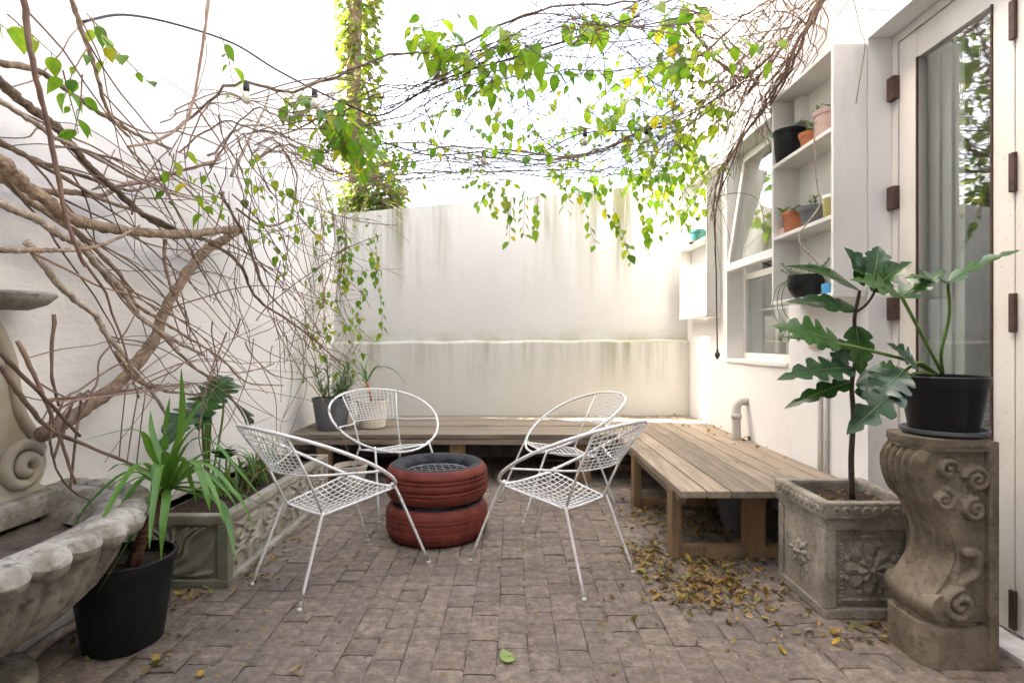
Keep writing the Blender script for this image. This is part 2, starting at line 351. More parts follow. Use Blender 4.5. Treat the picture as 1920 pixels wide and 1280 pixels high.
b.add([(XR+.31, -2.6, 0), (5, -2.6, 0), (5, 5.9, 0), (XR+.31, 5.9, 0), (XR+.31, -2.6, 3), (5, -2.6, 3), (5, 5.9, 3), (XR+.31, 5.9, 3)], [(0, 1, 2, 3), (7, 6, 5, 4), (0, 4, 5, 1), (2, 6, 7, 3)])
wall_cells(b, [-2.6, .2, 5.2, 5.9], [0, .7, 2.5, 3], 5, 5.2, lambda i, j: i == 1 and j == 1)  # unseen far wall with an opening added so daylight brightens the room
hp(b.build('room', M['room'], smooth=False))
# glazed folding door
XD = 1.93
def part(name, mat, mb, parent, **k): return mb.build(name, mat, parent, **k)
fr = hp(MB().box(XD, XD+.09, 2.775, 2.817, .02, 2.687).box(XD, XD+.09, DY0+.003, 2.775, 2.645, 2.687).build('door_frame', M['door'], smooth=False))
def leafdoor(y0, y1):
    d = hp(MB().box(XD+.004, XD+.054, y0, y0+.095, .03, 2.64, .003).box(XD+.004, XD+.054, y1-.12, y1, .03, 2.64, .003)
        .box(XD+.006, XD+.052, y0+.095, y1-.12, 2.505, 2.638, .002).box(XD+.006, XD+.052, y0+.095, y1-.12, .032, .25, .002).build('door', M['door'], smooth=False))
    MB().box(XD+.024, XD+.030, y0+.093, y1-.118, .24, 2.51).build('pane', M['glass'], d, False)
    bead = MB()
    for ya in (y0+.095, y1-.128): bead.box(XD-.002, XD+.006, ya, ya+.008, .25, 2.505)
    bead.build('bead', M['hinge'], d, False); return d
dr1 = leafdoor(2.135, 2.77); dr2 = leafdoor(1.30, 2.13)
for z in (2.42, 1.87, 1.315): MB().box(XD-.03, XD+.004, 2.765, 2.815, z-.057, z+.057, .003).build('hinge', M['hinge'], dr1, False)
for z in (2.385, 1.80, 1.26, .12): MB().box(XD-.012, XD+.003, 2.120, 2.145, z-.075, z+.075, .003).build('hinge', M['hinge'], dr1, False)
bl = empty('vertical_blind', (2.02, 2.5, 2.5), 'pale vertical slat blind behind the door glass', 'blind')
for k in range(4):
    MB().box(-.045, .045, -.002, .002, -2.4, 0).build('slat', M['blind'], bl, False).matrix_local = Matrix.Translation((0, .225-.075*k, 0)) @ Matrix.Rotation(R(72), 4, 'Z')
# window
XW = 1.945
wf = hp(MB().box(XW, XW+.06, WY0+.002, WY0+.05, WZ0+.03, WZ1-.002).box(XW, XW+.06, WY1-.05, WY1-.002, WZ0+.03, WZ1-.002).box(XW, XW+.06, WY0+.05, WY1-.05, WZ1-.05, WZ1-.003)
    .box(XW, XW+.06, WY0+.05, WY1-.05, WZ0+.03, WZ0+.075).box(XW+.001, XW+.059, WY0+.05, WY1-.05, 1.66, 1.71).build('window', M['paint'], smooth=False))
MB().box(XW+.025, XW+.03, WY0+.05, WY1-.05, WZ0+.07, 1.665).build('pane', M['glass'], wf, False)
MB().box(XR-.012, XW+.06, WY0+.001, WY1-.001, WZ0-.005, WZ0+.03, .006).build('sill', M['paint'], wf)
b = MB()
for y in (3.95, 4.12, 4.29): b.box(XW+.10, XW+.115, y, y+.015, 1.06, 1.66)
b.box(XW+.098, XW+.117, 3.7, 4.6, 1.40, 1.415); b.build('burglar_bar', M['paint'], wf, False)
sash = MB(); h = .97
sash.box(0, .045, 0, .055, -h, 0, .003).box(0, .045, .93, .985, -h, 0, .003).box(.001, .044, .055, .93, -.055, -.001, .002).box(.001, .044, .055, .93, -h+.001, -h+.065, .002)
so = sash.build('sash', M['paint'], wf, False); mw = Matrix.Translation((XW-.012, WY0+.028, 2.69)) @ Matrix.Rotation(R(8.6), 4, 'Y')
so.matrix_local = mw
MB().box(.02, .025, .053, .932, -h+.06, -.05).build('sash_pane', M['glass'], wf, False).matrix_local = mw
MB().tube([(XW+.02, 4.2, 1.72), (XW-.10, 4.25, 1.78)], .006).build('stay', M['black'], wf)
# pipe, conduits, socket on the house wall
hp(MB().tube(curve([(1.84, 4.27, .69), (1.77, 4.27, .692), (1.735, 4.265, .67), (1.72, 4.255, .60), (1.72, 4.25, .38)], 5), .034, 12).tube([(1.722, 4.253, .60), (1.721, 4.2525, .56)], .040, 12).build('drain_pipe', M['pvc']))
for y in (3.17, 3.235): hp(MB().tube([(1.795, y, 0), (1.795, y, 1.05)], .013, 8).build('conduit', M['pvc']))
so_ = empty('wall_socket', (XR, 3.30, 1.17), 'red and cream outdoor plug socket on the white wall', 'socket')
MB().box(-.03, 0, -.045, .045, -.06, .06, .008).build('plate', M['creampot'], so_); MB().tube([(-.031, .01, .01), (-.055, .01, .01)], .022, 12).build('plug', M['red'], so_)
# ------------------------------------------------------------ wall shelves
def shelf_unit(y0, y1, z0, z1, xf, shelves, label):
    t = empty('wall_shelf', (XR, (y0+y1)/2, z0), label, 'shelf', 'wall shelves'); off = Vector((-XR, -(y0+y1)/2, -z0)); T = .022
    def bb(name, *a): MB().box(*a, .002).build(name, M['paint'], t, False).matrix_local = Matrix.Translation(off)
    bb('side_panel', xf, XR-.003, y0, y0+T, z0, z1); bb('side_panel', xf, XR-.003, y1-T, y1, z0, z1)
    bb('top_panel', xf+.002, XR-.003, y0+T, y1-T, z1-T, z1-.002); bb('back_panel', XR-.012, XR-.004, y0+T, y1-T, z0+T, z1-T)
    bb('shelf', xf-.004, XR-.012, y0-.0, y1+.0, z0-T, z0-.001)
    for z in shelves: bb('shelf', xf+.002, XR-.012, y0+T, y1-T, z-T, z)
    bb('cleat', XR-.07, XR-.012, y1-T-.12, y1-T-.05, z1-T-.16, z1-T-.01); return t
XF = 1.634
shelf_unit(2.82, 3.49, 1.40, 2.665, XF, (2.25, 1.80), 'white open wall shelf full of small pots beside the door')
shelf_unit(4.80, 5.58, 1.39, 2.70, 1.685, (2.07,), 'white open wall shelf with a teal pot in the sunny corner')
def potprof(r0, r1, h, rim=.012, wall=.006): return [(0, 0), (r0*.92, 0), (r0, .006), (r1-.002, h-rim*2), (r1+.003, h-rim*2), (r1+.005, h-.003), (r1+.002, h), (r1-wall, h), (r1-wall, h-.03), (r0*.9, h*.75), (0, h*.75)]
def pot(name, loc, r0, r1, h, mat, label, cat='pot', soil=True, group=None, n=28):
    t = empty(name, loc, label, cat, group); MB().lathe(potprof(r0, r1, h), n).build('pot', M[mat], t, auto=40)
    if soil: soilm(t, r1-.008, h-.03)
    return t
def soilm(t, r, z):
    b = MB(); rows = [[(r*i/5*math.cos(2*pi*k/20), r*i/5*math.sin(2*pi*k/20), z+random.uniform(-.006, .006)+.01*(1-i/5)) for k in range(21)] for i in range(6)]
    for rr in rows: rr[20] = rr[0]
    b.grid(rows[::-1]); b.build('soil', M['soil'], t)
# ------------------------------------------------------------ leaves
def leaf_mesh(name, mat, L=1., Wd=.72, fold=.18, droop=.25, base=.12):
    st = [(-.05, .16), (.0, .55), (.08, .80), (.2, .97), (.34, 1.), (.5, .88), (.65, .66), (.79, .38), (.9, .17), (1, .015)]
    b = MB(); rows = []
    for t, w in st:
        w = w*Wd/2; z = -droop*max(t, 0)**2; row = []
        for f in (-1, -.55, 0, .55, 1):
            notch = .06 if (t <= 0 and f == 0) else 0
            row.append((w*f, (t+notch)*L, z*L+fold*abs(w*f)*2*L*(1-.35*abs(f))+.012*L*math.sin(t*11+f*3)))
        rows.append(row)
    b.grid(rows); b.f = [tuple(reversed(f)) for f in b.f]; return b
LB = [leaf_mesh('leaf', None, 1, w, f, d) for w, f, d in ((.72, .18, .22), (.62, .3, .35), (.8, .1, .15), (.66, .22, -.05))]
LMESH = {}
def leafmeshes(mat):
    if mat not in LMESH: LMESH[mat] = [b.mesh('leaf', M[mat]) for b in LB]
    return LMESH[mat]
def frame(dirv, up=Vector((0, 0, 1)), roll=0):
    y = dirv.normalized(); x = y.cross(up)
    x = x.normalized() if x.length > 1e-4 else Vector((1, 0, 0)); z = x.cross(y)
    return Matrix((x, y, z)).transposed().to_4x4() @ Matrix.Rotation(roll, 4, 'Y')
class Plant:                                             # gathers twigs and leaves of one vine
    def __init__(s): s.leaves = []; s.tw = MB(); s.tw2 = MB()
    def leaf(s, p, d, size, roll=None):
        s.leaves.append((Vector(p), frame(d, roll=random.uniform(-.7, .7) if roll is None else roll), size))
    def spray(s, p, d, L, n, size=.07, droop=.6, r=.0025, wob=.25):
        p = Vector(p); d = Vector(d).normalized(); pts = [p.copy()]; k = max(4, int(L/.05))
        side = 1
        for i in range(k):
            d = (d+rv(wob)*.5+Vector((0, 0, -droop*L/k*1.6))).normalized(); p = p+d*(L/k); pts.append(p.copy())
        s.tw.tube(pts, [r*(1-.6*i/k) for i in range(k+1)], 4, False)
        for j in range(n):
            q = (j+.6)/n*(len(pts)-1); i = min(int(q), len(pts)-2); pp = pts[i].lerp(pts[i+1], q-i); dd = (pts[i+1]-pts[i]).normalized()
            sd = dd.cross(Vector((0, 0, 1))); sd = sd.normalized() if sd.length > .1 else Vector((1, 0, 0)); side = -side
            ld = (sd*side*random.uniform(.5, 1)+dd*random.uniform(.1, .7)+Vector((0, 0, random.uniform(-.9, .1)))+rv(.25))
            st = pp+ld.normalized()*size*.25; s.tw.tube([pp, st], .0012, 3, False)
            s.leaf(st, ld+Vector((0, 0, -.3)), size*random.uniform(.45, 1.2))
        return pts
    def finish(s, parent, mat, cap=300, twigmat='twig'):
        inv = parent.matrix_basis.inverted() if parent else Matrix()
        if s.tw.v: o = s.tw.build('twigs', M[twigmat], parent); o.matrix_local = inv; tag(o, kind='stuff')
        ms = leafmeshes(mat)
        key = lambda l: -l[2]/max(l[0].y, .3) if abs((l[0].x/max(l[0].y, .3))*F) < 960 and l[0].z < 1.15+.62*l[0].y else 0
        ls = sorted(s.leaves, key=key); restb = MB()
        for i, (p, m, sz) in enumerate(ls):
            mw = Matrix.Translation(p) @ m @ Matrix.Scale(sz, 4); k = random.randrange(len(ms))
            if i < cap: inst('leaf', ms[k], parent, inv @ mw)
            else: restb.add([mw @ Vector(v) for v in LB[k].v], LB[k].f)
        if restb.v: o = restb.build('foliage', M[mat], parent); o.matrix_local = inv; tag(o, kind='stuff')
def lobed(mb, base, tip, up, width, lobes=6, depth=.6, droop=.15, fold=.12):
    base = Vector(base); tip = Vector(tip); ax = tip-base; L = ax.length; y = ax.normalized(); x = y.cross(Vector(up)).normalized(); z = x.cross(y)
    N = max(8, lobes*9); rows = []
    for i in range(N+1):
        t = i/N; env = math.sin(pi*min(1, (t*.93+.07))**.75)**.8 * (1-.25*t)
        ph = .5+.5*math.cos(2*pi*t*lobes); lob = 1-depth*ph**3*(1-t**6)
        w = max(width/2*env*lob, .001); row = []
        for sgn, f in ((-1, 1), (-1, .55), (0, 0), (1, .55), (1, 1)):
            ww = w*f; c = base+y*(L*t+.38*ww*(1-t*.8))+x*sgn*ww+z*(fold*ww-droop*L*t*t-.12*ww*f*math.sin(t*7+sgn)+.03*L*math.sin(t*pi))
            row.append(c)
        rows.append(row)
    mb.grid(rows); return mb
def strap(mb, pts, w, n=6, fold=.25):
    c = curve(pts, n); m = len(c); rows = []
    for i, p in enumerate(c):
        t = i/(m-1); d = (c[min(i+1, m-1)]-c[max(i-1, 0)]).normalized(); x = d.cross(Vector((0, 0, 1)))
        x = x.normalized() if x.length > .05 else Vector((1, 0, 0)); z = x.cross(d); ww = w/2*min(1, .45+2.2*t)*(1-t**3.2)+.0008
        rows.append([p-x*ww+z*fold*ww, p, p+x*ww+z*fold*ww])
    mb.grid(rows); return mb

# ------------------------------------------------------------ pots standing on the shelves
def at_shelf(px, z, x=None): X = x or 1.72; return Vector((X, X*F/(px-960), z))
def shelf_pot(px, z, r0, r1, h, mat, label, name='flower_pot', X=1.72, plant=None, soil=True):
    p = at_shelf(px, z, X); t = pot(name, p, r0, r1, h, mat, label, 'pot', soil, 'pots on the shelves', 22)
    if plant:
        b = MB()
        for k in range(plant[0]):
            a = random.uniform(0, 2*pi); hh = plant[1]*random.uniform(.6, 1.1); base = Vector((math.cos(a)*r1*.5, math.sin(a)*r1*.5, h-.03)); top = base+Vector((math.cos(a)*plant[2], math.sin(a)*plant[2], hh))
            b.tube([base, top], .0025, 4)
            for q in range(7):
                c = base.lerp(top, .3+.1*q); lobed(b, c, c+rv(.02)+Vector((math.cos(q*2.4), math.sin(q*2.4), .35))*plant[3]*1.7, (0, 0, 1), plant[3]*1.1, 1, 0)
        b.build('plant', M['succ'], t)
    return t
shelf_pot(1480, 2.25, .075, .095, .20, 'blackpot', 'tall black plastic pot at the far end of the top shelf', soil=False)
shelf_pot(1519, 2.25, .042, .058, .10, 'terra', 'small terracotta pot with a spiky succulent on the top shelf', plant=(4, .07, .02, .022))
shelf_pot(1553, 2.25, .06, .07, .15, 'pinkpot', 'pale pink pot by the side panel on the top shelf', plant=(3, .06, .03, .018))
shelf_pot(1490, 1.80, .048, .068, .135, 'terra', 'terracotta pot with a white rim band on the middle shelf', plant=(7, .05, .04, .026))
shelf_pot(1527, 1.80, .06, .08, .115, 'greypot', 'wide dark grey pot on the middle shelf', plant=(2, .13, .01, .018))
g = empty('candle_glass', at_shelf(1557, 1.80, 1.70), 'olive glass candle tumbler on the middle shelf', 'candle'); MB().lathe([(0, 0), (.034, 0), (.04, .12), (.037, .125), (.035, .11), (0, .11)], 20).build('tumbler', M['olive'], g, auto=40); MB().lathe([(.0401, .112), (.0405, .128), (.038, .129)], 20).build('rim', M['paint'], g)
g = empty('photo_frame', at_shelf(1471, 1.80, 1.69), 'small leaning glass frame beside the terracotta pot', 'frame'); MB().box(-.004, .004, -.04, .04, 0, .13, .001).build('pane', M['glass'], g).matrix_local = Matrix.Rotation(R(12), 4, 'Y'); MB().box(-.03, .03, -.045, .045, 0, .05, .004).build('stand', M['pinkpot'], g)
bw = empty('succulent_bowl', at_shelf(1511, 1.40, 1.715), 'round black bowl of trailing succulents on the bottom shelf', 'pot', 'pots on the shelves')
MB().lathe([(0, 0), (.05, 0), (.07, .015), (.095, .06), (.10, .10), (.097, .135), (.09, .135), (.085, .10), (0, .10)], 26).build('bowl', M['blackpot'], bw, auto=40)
b = MB()
for k in range(16):
    a = random.uniform(0, 2*pi); p0 = Vector((.05*math.cos(a), .05*math.sin(a), .12)); p1 = p0+Vector((.08*math.cos(a), .10*math.sin(a), random.uniform(.02, .12)))
    b.tube([p0, p1], .002, 4)
    for q in range(9): c = p0.lerp(p1, .2+.1*q); lobed(b, c, c+Vector((math.cos(q*2.4), math.sin(q*2.4), .3))*.022, (0, 0, 1), .011, 1, 0)
for k in range(3):
    c = curve([(-.06, .09-.05*k, .12), (-.12, .12-.05*k, .06), (-.13, .13-.06*k, -.06), (-.10, .10-.09*k, -.17), (-.12, .05-.1*k, -.24)], 6); b.tube(c, .003, 4)
    for q in range(20, len(c)): lobed(b, c[q], c[q]+rv(.03), (0, 0, 1), .014, 1, 0); lobed(b, c[q], c[q]+rv(.03), (0, 0, 1), .014, 1, 0)
b.build('succulent', M['succ'], bw)
g = empty('plastic_tub', at_shelf(1553, 1.40, 1.70), 'small blue plastic tub on the bottom shelf', 'tub'); MB().lathe([(0, 0), (.03, 0), (.034, .05), (.03, .06), (0, .06)], 16).build('tub', M['blue'], g, auto=40)
t = shelf_pot(1310, 2.07, .06, .08, .12, 'tealpot', 'teal glazed pot on a saucer on the corner shelf', X=1.75); MB().lathe([(0, -.0), (.09, 0), (.10, .012), (.09, .014), (0, .008)], 24).build('saucer', M['stone'], t)
cd = empty('trailing_stem', at_shelf(1520, 2.33, 1.63), 'dry trailing vine stem hanging down across the pot shelves', 'vine')
pts = [P(1530, 225, 2.93), P(1527, 270, 2.92), P(1532, 345, 2.92), P(1537, 385, 2.92), P(1502, 435, 2.95), P(1503, 460, 2.95), P(1530, 490, 2.93), P(1552, 530, 2.9)]
MB().tube(curve(pts, 6), .0045, 5).build('stem', M['bark2'], cd).matrix_local = Matrix.Translation(-cd.location)

# ------------------------------------------------------------ benches
HB = .40
def plank(name, t, mat, x0, x1, y0, y1, z0, z1, bev=.004):
    dz = random.uniform(-.003, .003); return MB().box(x0, x1, y0, y1, z0+dz, z1+dz, bev).build(name, M[mat], t, False)
bk = empty('plank_bench', (0, 0, 0), 'long weathered plank bench along the streaked back wall', 'bench', 'plank benches')
yy = 4.48
for k in range(5): plank('plank', bk, 'plankx', -1.82, .845, yy, yy+.228, HB-.035, HB); yy += .2335
MB().box(-1.8, .84, 4.486, 4.53, HB-.085, HB-.04, .003).build('front_rail', M['plankx'], bk, False)
for x in (-1.60, -.51, .52): 
    MB().box(x, x+.125, 4.535, 4.58, .0, HB-.042, .003).build('leg', M['post'], bk, False); MB().box(x, x+.125, 5.45, 5.5, .0, HB-.042, .003).build('leg', M['post'], bk, False)
MB().box(-1.5, .8, 4.95, 4.99, .12, .27, .003).build('cross_board', M['darkwood'], bk, False)
rb = empty('plank_bench', (0, 0, 0), 'wide weathered plank bench along the house wall, littered with leaves', 'bench', 'plank benches')
xx = .85
for k in range(8):
    w = [.134, .118, .119, .107, .118, .12, .12, .118][k]; y0 = 2.776+(.012 if k == 0 else random.uniform(-.006, .01))
    o = plank('plank', rb, 'planky', xx, min(xx+w-.006, XR-.004), y0, YB-.006, HB-.035, HB)
    xx += w
MB().box(.86, .90, 2.86, 5.6, HB-.08, HB-.04, .003).build('side_rail', M['planky'], rb, False)
for y in (2.93, 3.84, 4.9):
    for x in (.846, 1.25, 1.70): MB().box(x, x+.048 if x < 1 else x+.09, y, y+.10, .0, HB-.038, .003).build('leg', M['post'], rb, False)
    MB().box(.895, 1.70, y+.02, y+.09, 0, .055, .003).build('foot_rail', M['post'], rb, False)
ug = pot('flower_pot', (1.40, 3.42, 0), .10, .15, .26, 'greypot', 'grey plastic pot stored under the side bench', soil=False)

# ------------------------------------------------------------ tyres
TC = (-.448, 3.33)
def tyre(z, rz, label, rib):
    t = empty('car_tyre', (*TC, z), label, 'tyre', 'stacked red tyres', rz)
    ro, hh = .302, .218
    prof = [(.19, .055), (.205, .03), (.235, .008), (.262, .006), (.283, .022), (.296, .045)]
    for g in (.066, .088, .13, .152): prof += [(.3015, g-.005), (.3005 if rib else .3012, g-.003), (.2955 if rib else .3006, g-.0015), (.2955 if rib else .3006, g+.0015), (.3005 if rib else .3012, g+.003)]
    prof += [(.296, hh-.045), (.283, hh-.022), (.262, hh-.006), (.235, hh-.008), (.205, hh-.03), (.19, hh-.055), (.195, hh-.075), (.25, hh*.5), (.195, .075), (.19, .055)]
    n = 144; m = len(prof)
    def fn(j, a, r):
        k = int(round(a/(2*pi)*n)); return r-(.0035 if (k % 3 == 0 and (4 <= j <= 6 or m-13 <= j <= m-10) and .27 < r) else 0)
    MB().lathe(prof, n, fn=fn).build('casing', M['tyre'], t); return t
tyre(0, .4, 'lower of the two stacked red painted tyres', False); tyre(.2195, 0, 'upper red painted tyre holding the wire grate', True)
g = empty('wire_grate', (*TC, .375), 'square wire grate set inside the top of the upper tyre', 'grate'); b = MB()
for k in range(-4, 5):
    x = k*.043; l = math.sqrt(.190**2-x*x); b.tube([(x, -l, 0), (x, l, 0)], .0016, 5); b.tube([(-l, x, .004), (l, x, .004)], .0016, 5)
b.tube([(.190*math.cos(a*pi/20), .190*math.sin(a*pi/20), .0) for a in range(41)], .003, 5); b.build('wires', M['grate'], g); g.rotation_euler.z = .25

# ------------------------------------------------------------ wire chairs
def chair(loc, rz, label):
    t = empty('wire_chair', loc, label, 'chair', 'white wire hoop chairs', rz)
    wr, yr, zr, wf, yf, zf = .156, -.189, .365, .204, .181, .423; wu, yu, zu = .217, -.395, .747; wa, ya, za = .172, -.278, .561
    c = M['chair']; q = Vector((0, .576, -.324)).normalized(); top = Vector((0, yu, zu)); a, bq = .395, .387
    ctr = top+q*(math.sqrt(1-(wu/a)**2)*bq)
    ring = [ctr+Vector((a*math.sin(k*2*pi/48), 0, 0))-q*bq*math.cos(k*2*pi/48)+Vector((0, 0, .03*math.sin(k*2*pi/48)**2)) for k in range(49)]
    MB().tube(ring, .0085, 7, False).build('hoop', c, t)
    for s in (-1, 1):
        up = [(s*wu, yu, zu), (s*wa, ya, za), (s*wr, yr, zr)]; MB().tube(up, .0062, 6).build('back_upright', c, t)
        for nm, pts in (('leg', [(s*wr, yr, zr+.01), (s*(wr+.012), yr-.02, zr-.02), (s*.203, -.333, .012)]), ('leg', [(s*(wf-.01), yf-.02, zf), (s*wf, yf+.012, zf-.012), (s*.253, .364, .012)])):
            l = MB().tube(curve(pts, 5), .0072, 7).build(nm, c, t); e = pts[-1]
            MB().lathe([(0, -.012), (.011, -.011), (.012, -.004), (.008, .004), (0, .006)], 10, e).build('foot_cap', M['cap'], l)
        k = min(ring, key=lambda v: (v-Vector((s*.385, -.02, .56))).length)
        MB().tube(curve([(s*wa, ya, za), (s*(wa+.04), ya+.08, za-.005), tuple(k)], 5), .0055, 6).build('arm_brace', c, t)
    sf = MB(); N = 10
    sg = lambda u, v: Vector(((wr+(wf-wr)*v)*u, yr+(yf-yr)*v, zr+(zf-zr)*v-.035*(1-u*u)*math.sin(pi*min(1, v*.9+.05))))
    for a_, b_ in (((-1, 0), (1, 0)), ((-1, 1), (1, 1))): sf.tube([sg(a_[0]+(b_[0]-a_[0])*k/N, a_[1])+Vector((0, 0, 0)) for k in range(N+1)], .0055, 6)
    for s in (-1, 1): sf.tube([sg(s, k/N) for k in range(N+1)], .0055, 6)
    sf.build('seat_frame', c, t); w = MB()
    for k in range(1, 11): w.tube([sg(-1+2*k/11, j/8) for j in range(9)], .003, 4, False); w.tube([sg(-1+2*j/8, k/11)+Vector((0, 0, .004)) for j in range(9)], .003, 4, False)
    w.build('seat_mesh', c, t)
    w = MB()
    def bgp(u, v):                                       # back panel between the uprights, dished backwards
        A = Vector((wa, ya, za)).lerp(Vector((wu, yu, zu)), v); top_ = .045*(1-u*u)*max(0, v-.6)/.4
        return Vector((A.x*u, A.y-.045*(1-u*u), A.z+top_))
    for k in range(1, 14): w.tube([bgp(-1+2*k/14, j/8) for j in range(9)], .0027, 4, False)
    for k in range(0, 11): w.tube([bgp(-1+2*j/10, k/11) for j in range(11)], .0024 if k else .0045, 4, False)
    w.build('back_mesh', c, t); return t
for (x, y, a), lab in zip(((-.859, 3.96, -53.1), (-.859, 2.753, 51.6), (.221, 2.84, 136.2), (.334, 3.877, 199.2)),
    ('white wire hoop chair in front of the potted aloe on the back bench', 'white wire hoop chair beside the carved stone trough', 'nearest white wire hoop chair right of the tyres, seen from behind', 'white wire hoop chair beside the bench corner, half hidden by a nearer chair')):
    chair((x, y, 0), R(a-90), lab)

# ------------------------------------------------------------ carved stone: relief panels from strokes
def relief(w, h, nx, ny, strokes, ground=0):
    U, V = np.meshgrid(np.linspace(0, w, nx), np.linspace(0, h, ny), indexing='ij'); Z = np.full(U.shape, float(ground))
    for pts, r, hh in strokes:
        D = np.full(U.shape, 1e9); pts = np.array(pts, float); m = len(pts); rr = np.full(U.shape, 1e-6)
        for i in range(m-1):
            a, b_ = pts[i], pts[i+1]; ab = b_-a; L = max(ab@ab, 1e-12); t = np.clip(((U-a[0])*ab[0]+(V-a[1])*ab[1])/L, 0, 1)
            d = np.hypot(U-a[0]-t*ab[0], V-a[1]-t*ab[1]); r0 = r(i/(m-1)) if callable(r) else r; r1 = r((i+1)/(m-1)) if callable(r) else r
            k = d/(r0+(r1-r0)*t) ; rr = np.minimum(np.where(rr == 1e-6, 1e9, rr), k)
        Z = np.maximum(Z, ground+hh*np.sqrt(np.clip(1-rr**2, 0, 1)))
    return Z
def panel(mb, O, U, V, N, w, h, nx, ny, strokes):
    O, U, V, N = map(Vector, (O, U, V, N)); Z = relief(w, h, nx, ny, strokes)
    mb.grid([[O+U*(w*i/(nx-1))+V*(h*j/(ny-1))+N*float(Z[i, j]) for j in range(ny)] for i in range(nx)])
def spiral(cx, cy, r0, r1, a0, turns, n=26): return [(cx+(r0+(r1-r0)*k/n)*math.cos(a0+turns*2*pi*k/n), cy+(r0+(r1-r0)*k/n)*math.sin(a0+turns*2*pi*k/n)) for k in range(n+1)]
def arc(pts, n=5): return [(p.x, p.y) for p in curve([(a, b, 0) for a, b in pts], n)]
taper = lambda r: (lambda t: r*(math.sin(pi*(.12+.86*t))**.8)+.0008)
# long trough beside the left wall
tr = empty('stone_trough', (0, 0, 0), 'long carved stone trough planter along the left wall', 'planter')
tx0, tx1, ty0, ty1, th = -1.80, -1.335, 2.60, 4.02, .333
b = MB(); T = .045
b.box(tx0, tx1-.02, ty0+.02, ty0+T, 0, th).box(tx0, tx1-.02, ty1-T, ty1, 0, th).box(tx0, tx0+T, ty0+T, ty1-T, 0, th).box(tx1-T, tx1-.02, ty0+T, ty1-T, 0, th)
b.build('body', M['trough'], tr, False)
b = MB(); b.box(tx0, tx1+.004, ty0-.004, ty0+T+.005, th-.045, th+.002, .008).box(tx0, tx0+T, ty0+T, ty1, th-.045, th+.001, .006).box(tx1-T-.005, tx1+.004, ty0+T, ty1, th-.045, th+.0015, .008).box(tx0, tx1, ty1-T, ty1+.004, th-.046, th+.0005, .006)
b.build('rim', M['trough'], tr, False)
b = MB(); b.box(tx0, tx1+.012, ty0-.010, ty0+.022, 0, .035, .006).box(tx1-.022, tx1+.012, ty0+.022, ty1, 0, .035, .006).box(tx1-.045, tx1+.006, ty0-.006, ty0+.045, .035, th-.045, .005).box(tx1-.03, tx1+.004, ty1-.045, ty1, .035, th-.045, .005)
b.build('base_moulding', M['trough'], tr, False)
st = []; Lw = ty1-ty0-.09
for k in range(4):
    c = .17+k*.34
    for s in (-1, 1):
        st += [(spiral(c+s*.075, .17, .045, .008, pi/2, s*1.3), .011, .016), (arc([(c, .02), (c+s*.03, .08), (c+s*.10, .09), (c+s*.15, .05)]), taper(.014), .016), (arc([(c, .24), (c+s*.05, .21), (c+s*.12, .235)]), taper(.014), .015),
               (arc([(c+s*.02, .12), (c+s*.09, .11), (c+s*.15, .15), (c+s*.16, .21)]), taper(.012), .014), (arc([(c+s*.10, .03), (c+s*.14, .11)]), taper(.014), .013)]
    st += [([(c, .03), (c, .11)], taper(.017), .018)]+[(([(c+.012*math.cos(q), .15+.012*math.sin(q)), (c+.04*math.cos(q), .15+.04*math.sin(q))]), taper(.014), .02) for q in [i*pi/3+.3 for i in range(6)]]
b = MB(); panel(b, (tx1-.016, ty0+.045, .035), (0, 1, 0), (0, 0, 1), (1, 0, 0), Lw, th-.08, 330, 64, st); b.build('carved_side', M['trough'], tr)
wE = tx1-tx0-.045; st = []; c = wE*.5
for s in (-1, 1):
    st += [(arc([(c, .06), (c+s*.05, .11), (c+s*.07, .18), (c+s*.14, .235)]), .011, .013), (arc([(c, .08), (c+s*.03, .13), (c+s*.045, .19), (c+s*.10, .235)]), .010, .012), (arc([(c, .11), (c+s*.018, .16), (c+s*.03, .20), (c+s*.06, .235)]), .009, .012),
           (arc([(c+s*.01, .03), (c+s*.08, .05), (c+s*.15, .11), (c+s*.18, .17)]), taper(.028), .016), (arc([(c, .04), (c+s*.09, .02), (c+s*.18, .03)]), taper(.014), .012)]
st += [([(c, .18), (c, .235)], taper(.018), .015), ([(c, .02), (c, .13)], .016, .014)]
b = MB(); panel(b, (tx0, ty0+.016, .035), (1, 0, 0), (0, 0, 1), (0, -1, 0), wE, th-.08, 130, 64, [(p_, r_, h_*1.7) for p_, r_, h_ in st]); b.build('carved_end', M['trough'], tr)
b = MB(); b.grid([[(tx0+.04+(tx1-tx0-.085)*i/8, ty0+.04+(ty1-ty0-.08)*j/24, th-.04+random.uniform(-.012, .012)) for j in range(25)] for i in range(9)]); b.build('soil', M['soil'], tr)
